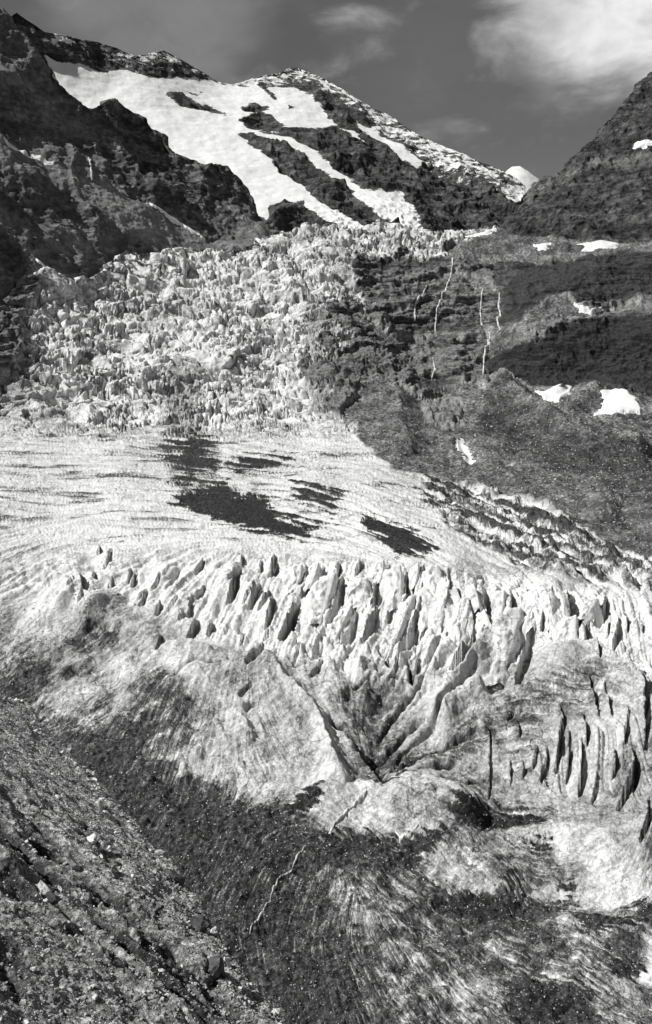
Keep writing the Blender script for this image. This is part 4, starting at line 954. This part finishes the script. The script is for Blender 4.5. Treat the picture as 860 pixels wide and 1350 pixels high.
# ------------------------------------------------------------------ snow patches, waterfalls, streams: thin solids lying on the terrain
def patch(S, pts, lift, mat, name, label=None, cat=None, group=None, kind=None, step=.8, soft=3.0, wob=1.2, seed=0, relief=.0):
    p = np.array(pts, float)
    xs = np.arange(p[:, 0].min() - 3, p[:, 0].max() + 3, step); ys = np.arange(p[:, 1].min() - 3, p[:, 1].max() + 3, step)
    X, Y = np.meshgrid(xs, ys)
    B = S.lookup(X, Y)
    if mat is M_SNOW:                                 # snow fills the roughness under it
        for _ in range(30): B[1:-1, 1:-1] = (B[1:-1, 1:-1] * 2 + B[:-2, 1:-1] + B[2:, 1:-1] + B[1:-1, :-2] + B[1:-1, 2:]) / 6
    Q = np.stack([X, Y, 0 * X + seed * 7.7], -1)
    sd = poly_sd(X + fbm(Q, 7, 3) * wob, Y + fbm(Q, 7, 3, off=31) * wob, pts)
    N = normals(B)
    view = -B / np.linalg.norm(B, axis=-1, keepdims=True)
    N = N * .5 + view * .35 + np.array([0, 0, .45])
    h = lift * (sstep(-.8, soft, sd) * 1.2 - .25) + relief * fbm(B, 14, 4)
    P = B + N * h[..., None]
    keep = np.maximum(np.maximum(sd[:-1, :-1], sd[1:, 1:]), np.maximum(sd[1:, :-1], sd[:-1, 1:])) > -.9
    if not keep.any(): return
    f = grid_faces(*X.shape, keep=keep)
    org = P[keep.nonzero()[0][0], keep.nonzero()[1][0]].copy()
    me = mesh_np(name, P - org, f, None, mat)
    return link(name, me, kind=kind, label=label, cat=cat, group=group, loc=org)
G_P = 'old snow patches on the right-hand slopes'
patch(VAL, [(704, 519), (718, 521), (736, 512), (748, 509), (756, 513), (753, 521), (741, 530), (738, 538), (726, 534), (712, 528)], 5, M_SNOW, 'snow_patch', 'white forked snow patch at the foot of the dark wall, left of the square one', 'snow patch', G_P, seed=1)
patch(VAL, [(783, 548), (792, 541), (796, 530), (790, 524), (795, 517), (812, 512), (828, 514), (832, 522), (842, 528), (840, 533), (847, 540), (844, 546), (826, 547), (806, 549), (794, 549)], 5, M_SNOW, 'snow_patch', 'largest square snow patch on the scree at the right', 'snow patch', G_P, seed=2)
patch(VAL, [(762, 322), (785, 320), (792, 317), (812, 319), (818, 324), (806, 329), (780, 330), (766, 333), (770, 327)], 4, M_SNOW, 'snow_patch', 'long flat snow patch on the upper ledge below the right mountain', 'snow patch', G_P, seed=3)
patch(VAL, [(702, 323), (726, 320), (722, 326), (712, 330)], 4, M_SNOW, 'snow_patch', 'small snow patch in the hollow left of the long ledge patch', 'snow patch', G_P, seed=4)
patch(VAL, [(758, 401), (766, 403), (776, 410), (792, 406), (796, 408), (780, 414), (766, 411)], 4, M_SNOW, 'snow_patch', 'curved snow patch behind the scree cone between the two dark walls', 'snow patch', G_P, seed=5)
patch(VAL, [(610, 312), (636, 308), (658, 299), (662, 302), (642, 312), (618, 318)], 3, M_SNOW, 'snow_patch', 'thin snow strip at the pass beside the icefall lip', 'snow patch', G_P, seed=6)
patch(EAST, [(833, 195), (838, 188), (848, 185), (866, 186), (866, 190), (848, 194), (836, 198)], 6, M_SNOW, 'snow_patch', 'small snow patch high on the right mountain at the picture edge', 'snow patch', G_P, seed=7)
G_W = 'snow strips along the foot of the left ridge'
patch(WEST, [(196, 260), (204, 263), (222, 278), (240, 290), (258, 300), (273, 311), (270, 313), (252, 304), (232, 291), (214, 277), (202, 268)], 8, M_SNOW, 'snow_patch', 'long thin snow strip slanting down the scree under the dark spur', 'snow patch', G_W, seed=8)
patch(WEST, [(38, 340), (48, 346), (62, 358), (80, 366), (104, 374), (96, 382), (60, 378), (54, 368), (60, 362), (46, 352)], 8, M_SNOW, 'snow_patch', 'bent snow patch where the left ridge meets the icefall', 'snow patch', G_W, seed=9)
patch(WEST, [(131, 352), (138, 349), (150, 354), (156, 362), (146, 366), (132, 364)], 8, M_SNOW, 'snow_patch', 'small round snow patch at the edge of the icefall under the left ridge', 'snow patch', G_W, seed=10)
patch(VAL, [(600, 578), (610, 576), (616, 584), (622, 600), (626, 608), (612, 606), (604, 596)], 2, M_SNOW, 'snow_patch', 'dull snow tongue in the gully between the moraine cones', 'snow patch', G_P, seed=11, relief=.8)

def ribbon(pts, w):
    p = np.array(pts, float); d = np.gradient(p, axis=0); d /= np.linalg.norm(d, axis=1)[:, None] + 1e-9
    n = np.stack([-d[:, 1], d[:, 0]], 1); w = np.interp(np.linspace(0, 1, len(p)), np.linspace(0, 1, len(np.atleast_1d(w))), np.atleast_1d(w))[:, None]
    return np.concatenate([p + n * w / 2, (p - n * w / 2)[::-1]])
G_F = 'meltwater falls on the rock step'
def fall(S, pts, w, label, seed, lift=3.0): patch(S, ribbon(np.stack([np.interp(np.linspace(0, 1, 24), np.linspace(0, 1, len(pts)), np.array(pts)[:, k]) for k in (0, 1)], 1), np.interp(np.linspace(0, 1, 24), np.linspace(0, 1, len(w)), w) * np.random.default_rng(seed).uniform(.35, 1.15, 24)), lift, M_FALL, 'waterfall', label, 'waterfall', G_F, step=.4, soft=.9, wob=.7, seed=seed)
fall(VAL, [(597, 345), (596, 358), (593, 374), (586, 388), (581, 400), (576, 412), (574, 436)], [1.6, 2.2, 2.6], 'long slanting white waterfall in the middle of the rock step', 21)
fall(VAL, [(562, 380), (556, 390), (548, 400), (547, 410), (546, 426)], [1.4, 3.0, 2.0], 'leftmost short waterfall fanning over the rock step', 22)
fall(VAL, [(637, 386), (635, 398), (634, 412), (636, 432)], [2.0, 2.4], 'straight thin waterfall left of the pale rock slab', 23)
fall(VAL, [(659, 386), (659, 405), (660, 418), (659, 434)], [1.8, 2.2], 'straight thin waterfall right of the pale rock slab', 24)
fall(VAL, [(646, 440), (645, 450), (640, 464), (638, 480), (637, 496)], [3.0, 2.6, 2.4], 'lower waterfall hugging the round dark wall', 25)
fall(VAL, [(571, 474), (573, 482), (573, 492), (569, 500)], [1.4, 1.8], 'tiny waterfall on the lowest rock step above the overhang', 26)
fall(WEST, [(118, 206), (118, 218), (117, 228), (121, 239)], [1.6, 2.0], 'tiny waterfall on the left ridge cliff', 27, 6.0)
patch(VAL, ribbon([(482, 1046), (470, 1056), (458, 1066), (450, 1077), (440, 1086), (434, 1094)], [5, 2.5, 4.5, 2, 3.5]), 1.2, M_WATER, 'stream', 'white meltwater stream leaving the ice valley', kind='structure', step=.5, soft=.9, wob=2.0, seed=31)
patch(VAL, ribbon([(404, 1112), (394, 1124), (386, 1136), (378, 1146), (368, 1158), (362, 1168), (356, 1186), (346, 1200), (334, 1216), (329, 1228)], [1, 2.4, .2, 2.8, 1, 3.2, .1, 2.4, 1.6, .2]), 1.0, M_WATER, 'stream', 'broken thread of meltwater in the dark debris', kind='structure', step=.5, soft=.8, wob=1.2, seed=32)
patch(VAL, ribbon([(522, 1096), (528, 1104), (540, 1102), (552, 1094)], [3, 4, 2]), 1.0, M_WATER, 'stream', 'small pool of meltwater between the ice domes', kind='structure', step=.5, soft=.8, wob=2.0, seed=33)

# ------------------------------------------------------------------ boulders
def boulder(S, x, y, w, h, mat, label, seed, ang=0.0, npts=18, cuts=2, group=None, sink=.28, deep=.9):
    p = S.lookup(np.array([x]), np.array([y]))[0]
    m = p[1] / F_PX
    V, F = rock_mesh(seed, npts, cuts, (1, 1, 1), .16)
    c = (V.max(0) + V.min(0)) / 2; e = (V.max(0) - V.min(0)) / 2
    V = (V - c) / e * np.array([w * .5 * m, deep * .5 * (w + h) * .5 * m, h * .5 * m])
    a = math.radians(ang); R = np.array([[math.cos(a), 0, math.sin(a)], [0, 1, 0], [-math.sin(a), 0, math.cos(a)]])
    V = V @ R.T
    me = mesh_np('boulder', V, F, None, mat, smooth=False)
    return link('boulder', me, label=label, cat='boulder', group=group, loc=p + np.array([0, 0, (.5 - sink) * .6 * h * m]))
G_B = 'boulders on the near moraine slope'
for i, (x, y, w, h, mt, ang, lab) in enumerate([
  (119, 1110, 18, 17, M_PALE, 0, 'bright rounded boulder standing alone on the upper moraine scree'),
  (99, 1136, 14, 42, M_BOULDER, -38, 'long leaning slab with a dark face, below the bright rounded boulder'),
  (66, 1177, 20, 44, M_PALE, -35, 'big pale slab lying down the rib at the left'),
  (19, 1134, 16, 24, M_BOULDER, -20, 'grey block at the left edge of the picture, level with the leaning slab'),
  (287, 1222, 13, 16, M_PALE, 0, 'small almost white block on the rim of the moraine'),
  (266, 1221, 30, 32, M_DARKB, 10, 'dark blocky boulder left of the almost white block'),
  (282, 1284, 46, 50, M_DARKB, 20, 'largest dark wedge of rock near the lower rim'),
  (230, 1156, 36, 18, M_DARKB, 25, 'long dark boulder overhanging the rim, upper one'),
  (213, 1128, 22, 18, M_BOULDER, 20, 'grey boulder on the rim above the long dark one'),
  (150, 1082, 28, 10, M_DARKB, 35, 'flat dark slab just below the rim'),
  (131, 1064, 10, 18, M_PALE, -20, 'small pale standing stone above the flat dark slab'),
  (41, 1112, 12, 8, M_PALE, 30, 'upper of two little white stones above the ribs'),
  (47, 1120, 9, 7, M_PALE, 30, 'lower of two little white stones above the ribs'),
  (86, 1162, 9, 13, M_PALE, -30, 'little pale stone right of the big pale slab'),
  (171, 1288, 14, 13, M_PALE, 10, 'pale stone beside the black hollow low on the slope'),
  (250, 1293, 22, 12, M_BOULDER, 40, 'grey slab left of the largest dark wedge'),
  (302, 1268, 12, 24, M_PALE, -30, 'pale flake leaning on the largest dark wedge'),
  (367, 1334, 15, 12, M_PALE, 30, 'pale boulder at the bottom end of the rim'),
  (44, 1280, 9, 9, M_PALE, 0, 'small pale stone right of the black hollow at the left edge'),
  (34, 922, 16, 9, M_BOULDER, 15, 'grey block at the top end of the rim'),
  (119, 1012, 14, 9, M_PALE, 30, 'pale flat stone on the upper rim'),
  (91, 978, 11, 8, M_BOULDER, 20, 'small grey stone on the upper rim')]):
    boulder(MOR, x, y, w, h, mt, lab, 300 + i, ang, group=G_B)
KINDS = [rock_mesh(500 + k, 14, 1, (1, .8, .62), .12) for k in range(9)]
KM = [[mesh_np('boulder', v, f, None, m_, smooth=False) for v, f in KINDS] for m_ in (M_BOULDER, M_PALE, M_DARKB)]
r_ = np.random.default_rng(8)
def scatter(n, pick, sizes, label, group, mats=(.5, .38, .12)):
    k = 0
    while k < n:
        x, y = pick()
        if not (-4 < x < 415 and float(EDGE(x)) + 1 < y < 1354): continue
        p = MOR.lookup(np.array([x]), np.array([y]))[0]; m = p[1] / F_PX
        o = bpy.data.objects.new('boulder', KM[r_.choice(3, p=mats)][r_.integers(9)]); COL.objects.link(o)
        sz = r_.uniform(*sizes) * m * .5
        o.location = p + np.array([0, 0, sz * .25]); o.scale = (sz * r_.uniform(.9, 1.3), sz * r_.uniform(.8, 1.2), sz * r_.uniform(.8, 1.1))
        o.rotation_euler = (r_.uniform(-.5, .5), r_.uniform(.1, .8), r_.uniform(0, 6.28))
        o['label'] = label; o['category'] = 'boulder'; o['group'] = group; k += 1
def on_edge():
    x = r_.uniform(0, 385); return x - abs(r_.normal()) * 3, float(EDGE(x)) + abs(r_.normal()) * 8 + 1.5
def on_slope():
    x = r_.uniform(0, 360); return x, float(EDGE(x)) + 10 + r_.random() ** 1.3 * 260
def on_foot(): return r_.uniform(0, 260), 1350 - abs(r_.normal()) * 90
scatter(110, on_edge, (5, 13), 'grey stone among those lining the rim of the moraine', 'stones along the moraine rim')
scatter(120, on_slope, (4, 11), 'grey stone scattered on the open moraine slope', 'stones on the moraine slope')
scatter(60, on_foot, (6, 13), 'grey stone in the rubble at the bottom left corner', 'stones in the bottom left rubble')
# rubble too small to count
r_ = np.random.default_rng(9)
n = 22000
x = r_.uniform(-20, 400, n * 2); y = EDGE(x) + 1 + r_.random(n * 2) ** 1.15 * (1400 - EDGE(x))
x, y = x[y < 1390][:n], y[y < 1390][:n]
p = MOR.lookup(x, y); sz = (.9 + 3.0 * r_.random(len(x)) ** 4) * p[:, 1] / F_PX * (.8 + .5 * sstep(1000, 1350, y))
rubble('moraine_rubble', p, sz, M_RUBBLE, 'countless small grey stones covering the moraine slope', 1)
n = 26000
x = r_.uniform(0, 880, n); y = r_.uniform(800, 1370, n)
p = VAL.lookup(x, y)
gi = np.clip(np.searchsorted(VAL.v, (y - 290) / 1110), 0, len(VAL.v) - 1)
dd = VAL.dirt[np.clip(gi + VAL.back, 0, VAL.dirt.shape[0] - 1), np.clip(((x + 90) / 1.2).astype(int), 0, VAL.dirt.shape[1] - 1)]
k = (r_.random(n) < sstep(.35, .75, dd)) & (y < EDGE(np.minimum(x, 419)) + np.where(x > 418, 9999, 25)) & (x > np.interp(y, [930, 1000, 1150, 1300, 1400], [-100, 20, 140, 260, 350]))
sz = (.5 + 2.0 * r_.random(n) ** 4) * p[:, 1] / F_PX
rubble('glacier_debris', p[k], sz[k], M_RUBBLE, 'countless stones strewn over the dirty end of the glacier', 2)
n = 34000
x = r_.uniform(440, 880, n); y = r_.uniform(330, 760, n) 
p = VAL.lookup(x, y)
t_ = np.interp(x, VAL.px, VAL.PY[VAL.back])
gi = np.clip(np.searchsorted(VAL.v, (y - t_) / (1400 - t_)), 0, len(VAL.v) - 1)
ss = VAL.scree[np.clip(gi + VAL.back, 0, VAL.scree.shape[0] - 1), np.clip(((x + 90) / 1.2).astype(int), 0, VAL.scree.shape[1] - 1)]
k = (ss > .6) & (r_.random(n) < .25 + .75 * sstep(480, 640, y))
sz = (.5 + 1.9 * r_.random(n) ** 5) * p[:, 1] / F_PX
rubble('valley_rubble', p[k], sz[k], M_RUBBLE, 'countless stones on the scree cones and moraines at the right', 3)
#@@THINGS_END@@


# ------------------------------------------------------------------ light, sky, camera
SUN_AZ, SUN_EL = math.radians(-97), math.radians(47)        # azimuth from the view direction, negative to the left
sd = Vector((math.sin(SUN_AZ) * math.cos(SUN_EL), math.cos(SUN_AZ) * math.cos(SUN_EL), math.sin(SUN_EL)))
sun = bpy.data.lights.new('sun', 'SUN'); sun.energy = 5.0; sun.angle = math.radians(.5); sun.color = (1, .995, .985)
so = bpy.data.objects.new('sun', sun); COL.objects.link(so)
so.rotation_euler = (-sd).to_track_quat('-Z', 'Y').to_euler()
w = bpy.data.worlds.new('World'); SC.world = w; w.use_nodes = True
nt = w.node_tree; nt.nodes.clear()
N_ = nt.nodes.new; LK = nt.links.new
out = N_('ShaderNodeOutputWorld'); bg = N_('ShaderNodeBackground'); LK(bg.outputs[0], out.inputs[0])
sky = N_('ShaderNodeTexSky'); sky.sky_type = 'NISHITA'; sky.sun_disc = False; sky.sun_elevation = SUN_EL; sky.sun_rotation = SUN_AZ
sky.altitude = 1800
bg.inputs['Strength'].default_value = .08
sep = N_('ShaderNodeSeparateColor'); LK(sky.outputs[0], sep.inputs[0])
def wm(op, a, b=0.0, c=None):
    n = N_('ShaderNodeMath'); n.operation = op
    for i, v in enumerate((a, b, c)):
        if v is None: continue
        if isinstance(v, (int, float)): n.inputs[i].default_value = v
        else: LK(v, n.inputs[i])
    return n.outputs[0]
# an orange-filtered black and white plate: mostly the red and green of the sky
grey = wm('ADD', wm('MULTIPLY', sep.outputs[0], .75), wm('MULTIPLY', sep.outputs[1], .25))
tc = N_('ShaderNodeTexCoord')
def cloud(px, py, rad, seed, sc_, amt, lo, hi):
    """a bank of cloud around one direction of the sky, broken by noise"""
    d = Vector(ray(px, py)).normalized()
    dot = N_('ShaderNodeVectorMath'); dot.operation = 'DOT_PRODUCT'; LK(tc.outputs['Generated'], dot.inputs[0]); dot.inputs[1].default_value = d
    fall = N_('ShaderNodeMapRange'); fall.interpolation_type = 'SMOOTHSTEP'
    LK(dot.outputs['Value'], fall.inputs['Value']); fall.inputs['From Min'].default_value = math.cos(math.radians(rad)); fall.inputs['From Max'].default_value = 1.0
    mp = N_('ShaderNodeMapping'); LK(tc.outputs['Generated'], mp.inputs['Vector']); mp.inputs['Location'].default_value = (seed, seed * .7, 0); mp.inputs['Scale'].default_value = (1, 1, 1.9)
    ns = N_('ShaderNodeTexNoise'); LK(mp.outputs[0], ns.inputs['Vector']); ns.inputs['Scale'].default_value = sc_; ns.inputs['Detail'].default_value = 8; ns.inputs['Roughness'].default_value = .55; ns.inputs['Distortion'].default_value = .3
    m = wm('ADD', fall.outputs[0], wm('MULTIPLY', wm('SUBTRACT', ns.outputs['Fac'], .5), 1.5))
    r = N_('ShaderNodeMapRange'); r.interpolation_type = 'SMOOTHSTEP'; LK(m, r.inputs['Value']); r.inputs['From Min'].default_value = lo; r.inputs['From Max'].default_value = hi; r.inputs['To Max'].default_value = amt
    return r.outputs[0]
def over(g, m, val):
    n = N_('ShaderNodeMix'); LK(m, n.inputs['Factor']); LK(g, n.inputs[2]); n.inputs[3].default_value = val
    return n.outputs[0]
g = grey
g = wm('MULTIPLY', g, .86)
g = over(g, cloud(200, -20, 8, 3.1, 13, .32, .0, 1.3), 6.0)
g = over(g, cloud(600, -40, 10, 5.7, 14, .07, .1, 1.2), 6.0)
g = over(g, cloud(900, -190, 13.2, 9.3, 12, 1.0, .0, 1.0), 12.0)
g = over(g, cloud(745, 70, 5.0, 8.2, 24, .16, .3, 1.2), 8.0)
cmb = N_('ShaderNodeCombineColor')
for i in range(3): LK(g, cmb.inputs[i])
LK(cmb.outputs[0], bg.inputs['Color'])

cam = bpy.data.cameras.new('camera'); co = bpy.data.objects.new('camera', cam); COL.objects.link(co)
co.location = (0, 0, 0); co.rotation_euler = (math.radians(90) + PITCH, 0, 0)
cam.sensor_fit = 'VERTICAL'; cam.sensor_height = 36; cam.lens = 18 / (675 / F_PX)
cam.clip_start = .5; cam.clip_end = 40000
SC.camera = co
SC.view_settings.view_transform = 'Standard'; SC.view_settings.look = 'None'; SC.view_settings.gamma = 1; SC.view_settings.exposure = 0.0
SC.view_settings.use_curve_mapping = False
SC.cycles.max_bounces = 3; SC.cycles.diffuse_bounces = 1
